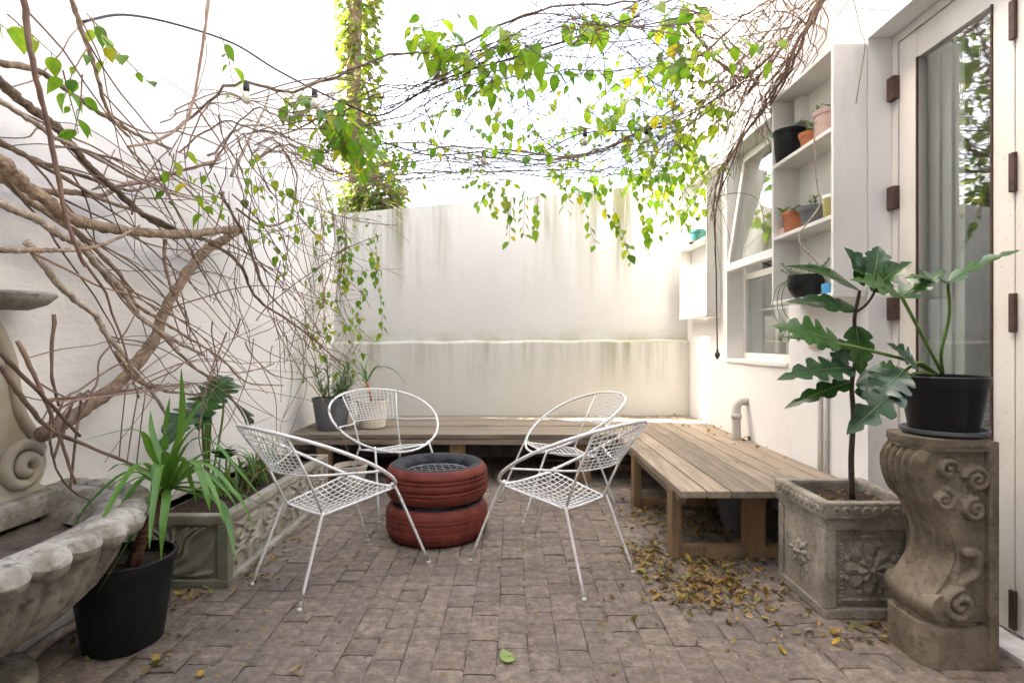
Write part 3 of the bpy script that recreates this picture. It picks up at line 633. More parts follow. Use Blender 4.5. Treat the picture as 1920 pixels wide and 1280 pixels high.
# square planter by the door
PXc, PYc, PS, PHt = 1.49, 2.49, .195, .42
pl = empty('stone_planter', (PXc, PYc, 0), 'square cast stone planter with carved rosettes, holding a leafy sapling', 'planter'); b = MB()
for s in (-1, 1): b.box(s*(PS-.02)-.02, s*(PS-.02)+.02, -PS+.02, PS-.02, .02, PHt)
b.box(-PS+.0, PS-.0, -PS+.015, -PS+.05, .02, PHt).box(-PS, PS, PS-.05, PS-.015, .02, PHt); b.box(-PS+.02, PS-.02, -PS+.02, PS-.02, .015, .05)
b.build('body', M['greystone'], pl, False)
b = MB()
for q in range(4):
    m = Matrix.Rotation(q*pi/2, 4, 'Z'); bb = MB(); bb.box(-PS-.0045, PS+.0045, -PS-.006, -PS+.035, 0, .045, .008).box(-PS-.0025, PS+.0025, -PS-.004, -PS+.03, PHt-.05, PHt+.001, .005).box(-PS-.004, -PS+.045, -PS-.005, -PS+.03, .045, PHt-.05, .006).box(PS-.045, PS-.0, -PS-.005, -PS+.03, .045, PHt-.05, .006)
    bb.box(-PS-.0185, PS+.0185, -PS-.02, -PS+.03, PHt+.0, PHt+.068, .014)
    b.add([m @ Vector(v)+Vector((0, 0, .0004*q)) for v in bb.v], bb.f)
b.build('rim', M['greystone'], pl, False)
ww, hh = 2*PS-.09, PHt-.095; st = []; cx, cy = ww/2, hh/2
for k in range(8):
    a = k*pi/4; q = lambda r, a: (cx+r*math.cos(a), cy+r*math.sin(a))
    st += [([q(.045, a), q(.078, a)], lambda t: .021+.009*t, .015), ([q(.062, a), q(.088, a)], .004, .019), ([q(.104, a+.39), q(.106, a+.39)], .013, .011), ([q(.022, a+.2), q(.045, a+.2)], lambda t: .012+.005*t, .025)]
st += [([(cx, cy), (cx+.001, cy)], .018, .032)]
e0 = .018
st += [([(e0, e0), (ww-e0, e0), (ww-e0, hh-e0), (e0, hh-e0), (e0, e0)], .004, .006)]
for k in range(17):
    for (ax, ay, dx, dy, L_) in ((.03, .03, 1, 0, ww-.06), (.03, hh-.03, 1, 0, ww-.06), (.03, .03, 0, 1, hh-.06), (ww-.03, .03, 0, 1, hh-.06)):
        p = (ax+dx*L_*k/16, ay+dy*L_*k/16); st += [([p, (p[0]+.0005, p[1])], .008, .008)]
b = MB(); panel(b, (-PS+.045, -PS+.014, .045), (1, 0, 0), (0, 0, 1), (0, -1, 0), ww, hh, 110, 120, st); me = b.mesh('rosette_panel', M['greystone'])
for q in range(4): inst('rosette_panel', me, pl, Matrix.Rotation(-q*pi/2, 4, 'Z') @ Matrix.Translation((0, -.001, 0)))
st = []
for k in range(9):
    c = .03+k*(2*PS-.02)/9; st += [(spiral(c+.01, .028, .016, .003, 0, 1.4, 16), .0045, .006)]
b = MB(); panel(b, (-PS-.005, -PS-.0205, PHt+.006), (1, 0, 0), (0, 0, 1), (0, -1, 0), 2*PS+.01, .055, 170, 26, st); me = b.mesh('rim_scrolls', M['greystone'])
for q in range(4): inst('rim_scrolls', me, pl, Matrix.Rotation(-q*pi/2, 4, 'Z'))
b = MB(); b.grid([[(-PS+.03+(2*PS-.06)*i/14, -PS+.03+(2*PS-.06)*j/14, PHt+.02+random.uniform(-.010, .012)) for j in range(15)] for i in range(15)]); b.build('soil', M['soil'], pl)
# scroll pedestal
pc = empty('scroll_pedestal', (1.58, 2.06, 0), 'carved scroll bracket pedestal carrying a black pot beside the door', 'pedestal')
y0, y1 = -.105, .115; xo = -1.58
prof = [(1.475, .165), (1.462, .19), (1.458, .225), (1.475, .26), (1.505, .30), (1.532, .35), (1.545, .40), (1.538, .45), (1.518, .50), (1.492, .55), (1.466, .60), (1.447, .65), (1.440, .70), (1.447, .735), (1.468, .765)]
pr = [(p.x, p.y) for p in curve([(a, c, 0) for a, c in prof], 4)]; ny = 40; rows = []
for X, z in pr:
    row = []
    for j in range(ny+1):
        v = j/ny; fl = 0
        if z > .54: fl = .026*abs(math.sin((v-.5)*(1.25-.9*(z-.54))*pi*6))**.7*min(1, (z-.54)/.05)
        elif z > .28: fl = .008*(math.cos(v*pi*4)**2)
        else: fl = .010*math.sin(v*pi)
        row.append((X+xo-fl*(1-(2*v-1)**8)+.018*(2*v-1)**4, y0+(y1-y0)*v, z))
    rows.append(row)
b = MB(); b.grid([[r[j] for r in rows] for j in range(ny+1)]); b.build('fluted_front', M['stone'], pc)
b = MB(); b.tube([(1.513+xo, y0-.012, .215), (1.508+xo, y0+.03, .215), (1.508+xo, y1-.03, .215), (1.513+xo, y1+.012, .215)], [.046, .052, .052, .046], 20); b.build('scroll_roll', M['stone'], pc, auto=50)
b = MB(); nz = len(pr)                                   # carved near and far cheeks
st = [(spiral(.235-.045, .665-.165, .045, .006, pi*.9, -1.6), .013, .022), (spiral(.235-.05, .56-.165, .040, .006, pi*.5, 1.5), .012, .020), (spiral(.09, .70-.165, .035, .004, 0, 1.3), .011, .02), (spiral(.075, .595-.165, .038, .006, pi*.4, -1.4), .012, .02),
      (spiral(.13, .225-.165, .06, .008, pi*.5, 1.55), .016, .026), (arc([(.13, .30-.165), (.19, .34-.165), (.195, .40-.165), (.16, .405-.165)]), .018, .02), (arc([(.10, .45-.165), (.115, .40-.165), (.12, .34-.165), (.11, .28-.165)]), taper(.016), .014)]
nx_, nzz = 90, 150; Zr = relief(.26, .60, nx_, nzz, st)
fx = lambda z: np.interp(z, [p[1] for p in pr], [p[0] for p in pr])
for sgn, yy in ((-1, y0), (1, y1)):
    rows = []
    for i in range(nx_):
        u = .26*i/(nx_-1); row = []
        for j in range(nzz):
            z = .165+.60*j/(nzz-1); X0 = float(fx(z))+.0165; X = 1.44+u
            Xc = max(X, X0); row.append((Xc+xo, yy+sgn*(float(Zr[i, j]) if X > X0 else 0), z))
        rows.append(row)
    b.grid(rows if sgn < 0 else rows[::-1])
b.build('carved_cheek', M['stone'], pc)
b = MB(); b.box(1.668+xo, 1.702+xo, y0-.020, y1+.022, .0, .80, .006); b.build('back_slab', M['stone'], pc, False)
b = MB(); c_ = .045
for z0, z1, e in ((0, .145, .012), (.145, .168, -.004)):
    x0_, x1_ = 1.462+xo-e, 1.671+xo; pts = [(x0_, y0-e+c_), (x0_+c_, y0-e), (x1_, y0-e), (x1_, y1+e), (x0_+c_, y1+e), (x0_, y1+e-c_)]
    b.add([(x, y, z0) for x, y in pts]+[(x, y, z1) for x, y in pts], [tuple(range(6)), tuple(range(11, 5, -1))]+[(k, (k+1) % 6, (k+1) % 6+6, k+6) for k in range(6)])
b.build('base', M['stone'], pc, False)
b = MB(); pts = [(1.671+xo, y0-.02)]+[(1.515+xo+.085*math.cos(a), (y0+y1)/2+.13*math.sin(a)) for a in np.linspace(-pi/2, -3*pi/2, 14)]+[(1.671+xo, y1+.02)]; n_ = len(pts)
for z0, z1, s in ((.765, .782, .97), (.782, .806, 1.0)):
    q = [(x*s, y*s) for x, y in pts]; b.add([(x, y, z0) for x, y in q]+[(x, y, z1) for x, y in q], [tuple(range(n_)), tuple(range(2*n_-1, n_-1, -1))]+[(k, (k+1) % n_, (k+1) % n_+n_, k+n_) for k in range(n_)])
b.build('top_slab', M['stone'], pc, False)

# ------------------------------------------------------------ wall fountain
fo = empty('wall_fountain', (XL, 1.55, 0), 'weathered shell basin fountain with scroll back standing against the left wall', 'fountain')
FA, FB = .578, .715
def ell(s, ph, k=2.35):
    c, s_ = math.cos(ph), math.sin(ph); return Vector((FA*s*abs(c)**(2/k), FB*s*math.copysign(abs(s_)**(2/k), s_), 0))
NP = 240
_ph = [-pi/2+pi*k/2000 for k in range(2001)]; _pt = [ell(1, p) for p in _ph]; _cum = np.concatenate([[0], np.cumsum([(_pt[k+1]-_pt[k]).length for k in range(2000)])])
PHI = [float(np.interp(k/NP*_cum[-1], _cum, _ph)) for k in range(NP+1)]
b = MB(); rows = []
for s, z, am in ((.40, .195, .012), (.54, .22, .022), (.71, .275, .028), (.82, .34, .028), (.89, .41, .026), (.93, .48, .02), (.955, .55, .006)):
    rows.append([(lambda p, f: (p.x*f, p.y*f, z))(ell(s, PHI[k]), 1-am*1.3+am*2.6*abs(math.sin(k/NP*pi*26))**.6) for k in range(NP+1)])
b.grid([r for r in rows]); b.build('basin', M['fountain'], fo)
b = MB(); rows = []
for q in range(13):                                      # lobed rim, a swelling section carried round the half oval
    a = 2*pi*q/12; row = []
    for k in range(NP+1):
        ph = PHI[k]; l = k/NP*18; lo = abs(math.sin(pi*l))**.5*(1.0 if int(l) % 3 else .8); p = ell(.985, ph); d = p.normalized() if p.length else Vector((1, 0, 0))
        r = .020+.027*lo; row.append(p+d*(r*1.25*math.cos(a)+.010*lo)+Vector((0, 0, .560+r*math.sin(a)-.012*lo*(math.cos(a) > 0))))
    rows.append(row)
b.grid(rows[::-1]); b.build('lobed_rim', M['fountain'], fo)
b = MB(); b.grid([[ell(s, -pi/2+pi*k/60)+Vector((0, 0, z)) for k in range(61)] for s, z in ((.945, .572), (.90, .585), (.84, .575), (.80, .55), (.74, .48))]); b.build('inner_wall', M['fountain'], fo)
b = MB(); b.grid([[ell(s, -pi/2+pi*k/60)+Vector((0, 0, .475+.02*math.sin(k*.7+s*9)*s)) for k in range(61)] for s in (.78, .6, .4, .2, .01)]); b.build('silt', M['mud'], fo)
MB().box(.003, .10, -.72, .72, .50, .588, .01).build('back_rim', M['fountain'], fo)
b = MB(); rows = []
for s, z, am in ((.60, 0, 0), (.60, .05, 0), (.52, .07, 0), (.48, .085, .04), (.42, .12, .06), (.40, .16, .06), (.43, .198, .02)):
    rows.append([(lambda p, f: (p.x*f, p.y*f, z))(ell(s, -pi/2+pi*k/120, 2.1), 1-am*abs(math.sin(k/120*pi*9))) for k in range(121)])
b.grid(rows); b.build('pedestal', M['fountain'], fo)
# scrolled back plate on the rim: outline extruded off the wall, raised volute
out = [(-.6, .0), (.47, .0), (.535, .03), (.565, .09), (.555, .15), (.52, .21), (.48, .27), (.455, .33), (.445, .40), (.43, .48), (.36, .62), (.2, .75), (0, .8), (-.6, .8)]
oc = [(p.x, p.y) for p in curve([(a, c, 0) for a, c in out], 4)]; b = MB(); n_ = len(oc)
b.add([(.003, y, .59+z) for y, z in oc]+[(.06, y, .59+z) for y, z in oc], [tuple(range(n_)), tuple(range(2*n_-1, n_-1, -1))]+[(k, (k+1) % n_, (k+1) % n_+n_, k+n_) for k in range(n_)])
b.build('back_plate', M['scroll'], fo, auto=40)
b = MB(); sp = spiral(.455, .105, .088, .012, pi*.15, 1.75, 40)
b.tube([(.062, y, .59+z) for y, z in arc([(.30, .70), (.40, .52), (.425, .40), (.45, .30), (.50, .22), (.535, .16)], 6)]+[(.062+.0006*k, y, .59+z) for k, (y, z) in enumerate(sp)], .021, 8)
b.tube([(.062, y, .59+z) for y, z in arc([(.0, .2), (.2, .22), (.33, .20), (.40, .16)], 6)], [.012]*18+[.016], 8) if False else None
b.build('volute', M['scroll'], fo)
MB().lathe([(0, 0), (.05, .0), (.10, .02), (.13, .05), (.125, .06), (.09, .045), (0, .03)], 24, (.10, .37, 1.26)).build('spout_shell', M['fountain'], fo)
hs = MB().tube(curve([(-1.62, 1.75, .04), (-1.72, 2.0, .03), (-1.74, 2.15, .025), (-1.70, 2.35, .02), (-1.72, 2.6, .02)], 6), .018, 8).build('water_pipe', M['bark2']); tag(hs, 'pale plastic pipe lying at the foot of the left wall', 'pipe')

# ------------------------------------------------------------ potted plants
def in_local(t, pts): return [Vector(p)-t.location for p in pts]
# yucca in the black pot
yp = empty('potted_yucca', (-1.49, 2.13, 0), 'strap leaved yucca in a large black pot behind the fountain', 'potted plant')
MB().lathe(potprof(.132, .172, .33, .018), 40).build('pot', M['blackpot'], yp, auto=40); soilm(yp, .163, .285)
top = P(313, 912, 2.16); MB().tube(in_local(yp, [P(247, 1062, 2.13), P(262, 1020, 2.13), P(285, 970, 2.14), P(305, 930, 2.16), top]), [.026, .024, .022, .022, .015], 10).build('trunk', M['yuccatrunk'], yp)
Y = [[(340, 800, 2.13), (340, 690, 2.10)], [(285, 855, 2.1), (255, 806, 2.0), (145, 828, 1.95)], [(355, 830, 2.15), (400, 830, 2.2), (445, 880, 2.2), (505, 950, 2.2)], [(312, 935, 2.0), (306, 985, 1.92), (302, 1050, 1.9)], [(290, 925, 2.0), (245, 1010, 1.9), (182, 1113, 1.85)],
     [(365, 905, 2.2), (430, 920, 2.25), (512, 955, 2.3)], [(355, 890, 2.05), (372, 880, 2.0), (388, 930, 1.95), (397, 985, 1.95)], [(380, 930, 2.1), (415, 945, 2.1), (430, 990, 2.05), (442, 1050, 2.0)], [(360, 870, 2.2), (410, 870, 2.25), (450, 930, 2.3), (480, 1000, 2.3)], [(330, 850, 2.1), (370, 800, 2.1), (410, 795, 2.1)],
     [(300, 860, 2.2), (285, 810, 2.25), (282, 770, 2.3)], [(296, 870, 2.05), (290, 900, 2.0), (288, 940, 1.95)], [(330, 840, 2.2), (365, 770, 2.3), (400, 740, 2.4)], [(280, 890, 2.2), (230, 870, 2.3), (200, 885, 2.35)], [(340, 880, 2.25), (400, 845, 2.35), (470, 860, 2.45)], [(350, 915, 2.1), (390, 925, 2.1), (420, 960, 2.05)], [(325, 860, 2.15), (345, 800, 2.2), (375, 750, 2.2)], [(310, 860, 2.1), (312, 800, 2.1), (318, 745, 2.08)]]
for L in Y: strap(MB(), in_local(yp, [top]+[P(*q) for q in L]), .029).build('leaf', M['yucca'], yp)
for k in range(16):
    a = k*2.4; l = random.uniform(.26, .42); e = random.uniform(.1, .9); c = Vector((math.cos(a), math.sin(a), 0)); q0 = top-yp.location-Vector((0, 0, .03))
    if c.x < -.6: l *= .6
    strap(MB(), [q0, q0+c*l*.4+Vector((0, 0, l*.42*(1-e*.4))), q0+c*l*.8+Vector((0, 0, l*.30*(1-e*1.6))), q0+c*l+Vector((0, 0, -l*.45*e))], .024).build('leaf', M['yucca'], yp)
# lobed philodendron on the pedestal
pp = empty('potted_philodendron', (1.605, 2.065, .806), 'lobed philodendron in a black pot on the scroll pedestal', 'potted plant')
MB().lathe([(0, 0), (.115, 0), (.135, .012), (.138, .024), (.13, .024), (.12, .012), (0, .01)], 36).build('saucer', M['greypot'], pp, auto=40)
MB().lathe([(r, z+.0125) for r, z in potprof(.108, .137, .205, .016)], 40).build('pot', M['blackpot'], pp, auto=40); soilm(pp, .128, .185)
def lobe_leaf(t, mat, base, tip, width, up=(0, 0, 1), lobes=5, depth=.62, droop=.12, name='leaf', fold=.12):
    b = lobed(MB(), Vector(base)-t.location, Vector(tip)-t.location, up, width, lobes, depth, droop, fold); o = b.build(name, M[mat], t); mid = [Vector(v) for v in b.v[2::5]]; up_ = Vector(up).normalized(); n_ = len(mid)
    MB().tube([q+up_*.0006 for q in mid], [.0028*(1-.8*i/n_) for i in range(n_)], 5, False).build('midrib', M['midrib'], o); return o
root = P(1768, 703, 2.06)
def stalk(t, pts, r=.006, mat='stemgreen'): MB().tube(in_local(t, curve(pts, 6)), r, 6).build('stalk', M[mat], t)
stalk(pp, [root, P(1735, 640, 2.02), P(1690, 555, 1.98)]); stalk(pp, [root, P(1765, 660, 2.0), P(1780, 590, 1.98), P(1777, 528, 1.96)]); stalk(pp, [P(1755, 700, 2.05), P(1700, 675, 2.0), P(1600, 650, 1.98), P(1570, 645, 1.98)]); stalk(pp, [P(1758, 702, 2.06), P(1725, 680, 2.0), P(1695, 695, 1.97)]); stalk(pp, [P(1752, 702, 2.06), P(1715, 700, 1.98), P(1685, 730, 1.95)])
lobe_leaf(pp, 'philo', P(1777, 530, 1.96), P(1905, 458, 1.86), .11, (.2, -.5, 1), 4, .7); lobe_leaf(pp, 'philo', P(1779, 530, 1.96), P(1700, 512, 1.95), .10, (0, -.6, 1), 3, .6)
lobe_leaf(pp, 'philo', P(1690, 556, 1.98), P(1600, 515, 2.0), .15, (0, -.7, 1), 4, .65); lobe_leaf(pp, 'philo', P(1688, 558, 1.98), P(1772, 500, 1.94), .12, (0, -.7, 1), 4, .65)
lobe_leaf(pp, 'philo', P(1580, 648, 1.98), P(1456, 600, 1.98), .17, (0, -.8, .8), 5, .6); lobe_leaf(pp, 'philo2', P(1695, 695, 1.97), P(1640, 745, 1.95), .17, (-.2, -.7, .9), 4, .5); lobe_leaf(pp, 'philo2', P(1690, 725, 1.95), P(1590, 808, 1.93), .14, (-.2, -.8, .6), 4, .65)
lobe_leaf(pp, 'philo2', P(1720, 690, 1.97), P(1672, 640, 1.95), .10, (0, -.8, .8), 4, .6); lobe_leaf(pp, 'philo', P(1700, 715, 2.02), P(1625, 690, 2.08), .16, (0, -.8, .8), 4, .3)
# sapling in the square planter
sp_ = pl; d = 2.46
tp = [P(1598, 935, d), P(1596, 860, d), P(1600, 780, d), P(1597, 720, d), P(1606, 660, d), P(1602, 600, d), P(1612, 545, d)]
MB().tube(in_local(sp_, curve(tp, 5)), [.013-.006*i/30 for i in range(31)], 8).build('trunk', M['stemdark'], sp_)
MB().tube(in_local(sp_, curve([P(1606, 585, d), P(1625, 570, d-.02), P(1640, 545, d-.03), P(1638, 520, d-.03)], 5)), .006, 6).build('branch', M['stemdark'], sp_)
SL = [((1612, 545), (1487, 484), .11, 'philo', 1, .2), ((1622, 535), (1592, 462), .16, 'philo2', 3, .25), ((1638, 522), (1650, 458), .15, 'philo2', 3, .3), ((1632, 545), (1705, 488), .15, 'philo', 4, .5), ((1605, 580), (1478, 556), .12, 'philo2', 3, .3), ((1640, 540), (1612, 500), .15, 'philo', 3, .3),
      ((1604, 610), (1618, 700), .15, 'philo', 3, .3), ((1606, 655), (1472, 622), .10, 'philo', 3, .45), ((1600, 690), (1464, 700), .16, 'philo2', 4, .6), ((1600, 715), (1472, 758), .10, 'philo', 3, .5), ((1604, 720), (1700, 690), .17, 'philo2', 4, .55), ((1602, 735), (1690, 740), .12, 'philo2', 4, .55), ((1602, 640), (1560, 690), .13, 'philo2', 3, .4)]
for k, (a, c, w, m_, lo, de) in enumerate(SL):
    dd = d-.06+.05*((k*37) % 5-2); lobe_leaf(sp_, m_, P(*a, d), P(*c, dd), w, (-.2+.1*(k % 4), -.75, .75), lo+1, de, .1)
# plants growing in the trough
gp = empty('philodendron', (-1.62, 2.95, .30), 'dark lobed philodendron growing in the carved trough', 'plant')
for q, (a, c, w) in enumerate((((385, 745), (455, 705), .22), ((390, 760), (300, 810), .2), ((400, 730), (370, 790), .2), ((420, 740), (490, 790), .18), ((430, 870), (500, 905), .2), ((425, 860), (415, 830), .14), ((395, 735), (435, 700), .18))):
    X = -1.60+.03*(q % 3); lobe_leaf(gp, ('philo', 'philo2')[q % 2], PX(*a, X), PX(*c, X+.05), w, (.2, -.6, .8), 5, .5, .2); stalk(gp, [gp.location, PX(a[0]-5, a[1]+60, X), PX(*a, X)], .006)
gr = empty('grassy_plant', (-1.55, 3.35, .30), 'tufty grass-like plant with reddish stems in the far half of the trough', 'plant')
for k in range(70):
    a = random.uniform(0, 2*pi); p0 = Vector((random.uniform(-.1, .12), random.uniform(-.35, .35), 0)); l = random.uniform(.12, .3)
    strap(MB(), [p0, p0+Vector((.3*math.cos(a)*l, .3*math.sin(a)*l, l*.6)), p0+Vector((.9*math.cos(a)*l, .9*math.sin(a)*l, l*.75))], .011, 4).build('blade', M['yucca' if k % 4 else 'litter'], gr)
# pots on the back bench
def rosette(t, n, L, w, z, mat, curl=.5):
    for k in range(n):
        a = k*2.4+random.uniform(-.3, .3); l = L*random.uniform(.7, 1.1); e = random.uniform(.3, 1.3); c = Vector((math.cos(a), math.sin(a), 0))
        strap(MB(), [(0, 0, z), c*l*.35*math.cos(e*.6)+Vector((0, 0, z+l*.5)), c*l*(.5+.4*curl)+Vector((0, 0, z+l*(.75-.5*curl*(k % 3)*.5)))], w, 5, .4).build('leaf', M[mat], t)
g1 = pot('potted_succulent', P(622, 803, 4.75)+Vector((0, 0, 0)), .12, .16, .27, 'greypot', 'grey tub of spiky succulents on the left end of the back bench', 'potted plant'); g1.location.z = HB+.001
for k in range(9):
    a = random.uniform(0, 2*pi); o_ = Vector((.08*math.cos(a), .08*math.sin(a), .24)); tp_ = o_+Vector((.09*math.cos(a), .09*math.sin(a), random.uniform(.12, .36))); b = MB(); b.tube([o_, tp_], .006, 5)
    for q in range(26):
        c = o_.lerp(tp_, .15+.85*q/26); strap(b, [c, c+Vector((math.cos(q*2.4)*.05, math.sin(q*2.4)*.05, .03)), c+Vector((math.cos(q*2.4)*.085, math.sin(q*2.4)*.085, .065))], .011, 2, .3)
    b.build('succulent_stem', M['succ'], g1)
g2 = pot('potted_aloe', (-1.22, 4.85, HB+.001), .11, .135, .24, 'creampot', 'cream pot with a tall aloe on the back bench', 'potted plant')
MB().tube([(0, 0, .2), (-.03, .01, .30), (-.05, 0, .40)], .014, 7).build('stem', M['terra'], g2)
for pts, w in (([(-.05, 0, .39), (-.06, 0, .5), (-.03, 0, .62)], .03), ([(-.05, 0, .39), (.05, -.03, .52), (.2, -.08, .50), (.34, -.12, .36)], .026), ([(-.05, 0, .39), (-.12, 0, .47), (-.24, .02, .46)], .026), ([(-.05, 0, .39), (-.1, .05, .5), (-.14, .08, .58)], .024), ([(-.05, 0, .39), (.0, .05, .5), (.04, .1, .55)], .024), ([(-.05, 0, .38), (-.1, -.05, .42), (-.17, -.1, .36)], .024)):
    strap(MB(), pts, w, 6, .5).build('leaf', M['yucca'], g2)
g3 = pot('flower_pot', (-1.22, 4.2, 0), .085, .12, .22, 'creampot', 'small cream pot on the paving at the far end of the trough')

# ------------------------------------------------------------ vines
lv = empty('climbing_vine', (-1.75, 2.6, .35), 'bare woody climber with thick twisted stems covering the left wall', 'vine')
LI = Matrix.Translation(-lv.location)
z6 = lambda pts: [(a/1.939, b/1.939) for a, b in pts]
def lb(pts, X, r0, r1, mat='bark', name='branch', dx=.0, n=7):
    m = len(pts); c = curve([PX(px, py, X+dx*i/(m-1)) for i, (px, py) in enumerate(pts)], n); k = len(c)
    kn = [random.uniform(.86, 1.16) for _ in range(k)]; c = [p+rv(r0*.10+.0012) for p in c]; MB().tube(c, [(r0+(r1-r0)*i/(k-1))*kn[i] for i in range(k)], 9).build(name, M[mat], lv).matrix_local = LI; return c
B = []
B.append(lb([(-60, 270)]+z6([(0, 590), (60, 650), (180, 740), (270, 800), (400, 830), (560, 850), (700, 850), (870, 830)]), -1.62, .025, .020, name='stem'))
B.append(lb([(452, 430), (382, 474), (335, 536), (309, 583), (287, 640), (240, 700), (190, 745), (130, 785), (80, 815)], -1.68, .023, .027, name='stem'))
B.append(lb([(-40, 120)]+z6([(0, 300), (80, 370), (200, 460), (260, 530), (340, 620), (430, 700), (520, 780), (640, 840), (760, 880), (870, 960), (940, 1090), (1100, 1200), (1250, 1330)]), -1.66, .018, .007))
for pts, X, r in (([(0, 230), (130, 255), (220, 310), (330, 390), (430, 450), (520, 500), (620, 540)], -1.58, .014), ([(240, -40), (260, 0), (300, 120), (340, 230), (365, 320), (400, 420), (470, 500)], -1.45, .011), ([(0, 520), (150, 590), (300, 640), (420, 680), (500, 690), (620, 640)], -1.7, .012),
    ([(0, 650), (120, 690), (260, 700), (370, 710), (450, 670), (560, 650), (800, 580)], -1.72, .017), ([(-30, 720), (0, 740), (120, 790), (210, 850), (290, 890), (350, 960), (440, 1050), (500, 1140), (560, 1190), (640, 1240), (740, 1290)], -1.6, .019), ([(100, 880), (170, 980), (260, 1080), (340, 1140), (390, 1220), (440, 1280), (560, 1440), (640, 1560)], -1.62, .016),
    ([(0, 910), (120, 910), (230, 910), (330, 900), (420, 870), (510, 820)], -1.5, .011), ([(330, 930), (420, 1050), (530, 1130), (640, 1200), (800, 1300), (900, 1390), (1030, 1400)], -1.66, .011), ([(-40, 560), (60, 700), (200, 790), (300, 860), (420, 980), (470, 1060), (500, 1140)], -1.7, .015), ([(-30, 350), (100, 430), (200, 500), (330, 560), (470, 640), (620, 700), (760, 740)], -1.55, .012),
    ([(-30, 500), (80, 560), (240, 650), (380, 730), (560, 790), (700, 860), (860, 900), (1000, 990)], -1.64, .011), ([(600, 870), (600, 960), (620, 1040), (650, 1110)], -1.66, .011), ([(480, 780), (500, 700), (560, 600), (620, 540)], -1.7, .006), ([(840, 640), (900, 520), (960, 400), (980, 330)], -1.62, .012), ([(860, 760), (960, 820), (1050, 790), (1080, 650), (1040, 560), (980, 500), (920, 560)], -1.5, .009),
    ([(800, 700), (900, 880), (960, 1040), (1060, 1150), (1200, 1240)], -1.6, .010), ([(420, 1280), (500, 1380), (600, 1420), (760, 1440)], -1.55, .010), ([(560, 1190), (700, 1330), (800, 1400), (880, 1500), (900, 1560)], -1.6, .010)):
    B.append(lb(z6(pts), X, r*.8, r*.45, random.choice(('bark', 'bark', 'bark2'))))
for pts, X, r in (([(0, 660), (85, 747), (150, 817)], -1.5, .007), ([(35, 640), (80, 740), (105, 800), (142, 905)], -1.55, .007), ([(0, 685), (45, 750), (95, 805), (175, 840), (285, 885)], -1.55, .008), ([(102, 590), (97, 695), (110, 760)], -1.55, .006), ([(95, 780), (97, 850), (125, 910), (180, 945)], -1.55, .004), ([(42, -20), (60, 110), (90, 240), (115, 360), (130, 430), (160, 500)], -1.25, .007), ([(395, -30), (378, 100), (360, 200), (335, 240), (290, 265), (240, 275)], -1.3, .006)):
    B.append(lb(pts, X, r, r*.7, 'twig', 'shoot'))
LP = Plant()
def wallpt(c, k): return c[min(len(c)-1, int(k*len(c)))]
for k in range(95):                                     # fine tangle: shoots leaving the woody stems
    c = random.choice(B); p = wallpt(c, random.random()); d = Vector((random.uniform(-.12, .2), 1, random.gauss(-.35, .4))).normalized(); pts = [p.copy()]; L = random.uniform(.35, 1.5); n = 10; cu = rv(.26)
    for i in range(n):
        d = (d+cu*.5*math.sin(i*.8+k)+rv(.16)+Vector((0, 0, -.03))).normalized(); p = p+d*L/n; p.x = min(max(p.x, XL+.015), -1.15+.1*random.random()); p.z = max(p.z, .95 if p.y < 2.7 else .62); pts.append(p.copy())
    r_ = random.uniform(.0022, .0048); pts = curve(pts, 2); LP.tw.tube(pts, [r_*(1-.5*i/len(pts)) for i in range(len(pts))], 4, False)
for k in range(100):                                     # thicket in the far corner
    px, py = random.gauss(520, 70), random.uniform(200, 690); X = random.uniform(-1.80, -1.3); p = PX(min(px, 620), py, X); p.y = min(p.y, 5.5)
    d = Vector((random.uniform(-.3, .4), random.uniform(-.5, .6), random.uniform(-1.3, .25))).normalized(); pts = [p.copy()]; L = random.uniform(.3, 1.1); cu = rv(.28); n = 9
    for i in range(n):
        d = (d+cu*.4+rv(.2)).normalized(); p = p+d*L/n; p.x = max(p.x, XL+.012); p.y = min(p.y, YB-.02); pts.append(p.copy())
    r_ = random.uniform(.002, .0042); pts = curve(pts, 2); LP.tw.tube(pts, [r_*(1-.5*i/len(pts)) for i in range(len(pts))], 4, False)
def spraypx(pl_, px, py, d, dirv, L, n, size=.07, droop=.6, wob=.25): pl_.spray(P(px, py, d), dirv, L, n, size, droop, .0028, wob)
for px, py, X, n, L, sz in ((170, 70, -1.45, 7, .22, .06), (150, 130, -1.45, 8, .2, .06), (330, 280, -1.4, 8, .25, .06), (370, 310, -1.4, 9, .22, .065), (440, 90, -1.3, 5, .2, .07), (10, 30, -1.5, 4, .15, .07), (480, 340, -1.45, 10, .4, .07), (500, 400, -1.5, 12, .4, .07), (470, 270, -1.5, 8, .3, .07), (540, 350, -1.5, 10, .4, .07), (170, 10, -1.45, 5, .15, .065)):
    for q in range(2): LP.spray(PX(px, py, X)+rv(.05), (random.uniform(-.3, .6), random.uniform(-.3, .5), -.5), L, n//2+1, sz, .8)
LP.finish(lv, 'vleaf', 130)

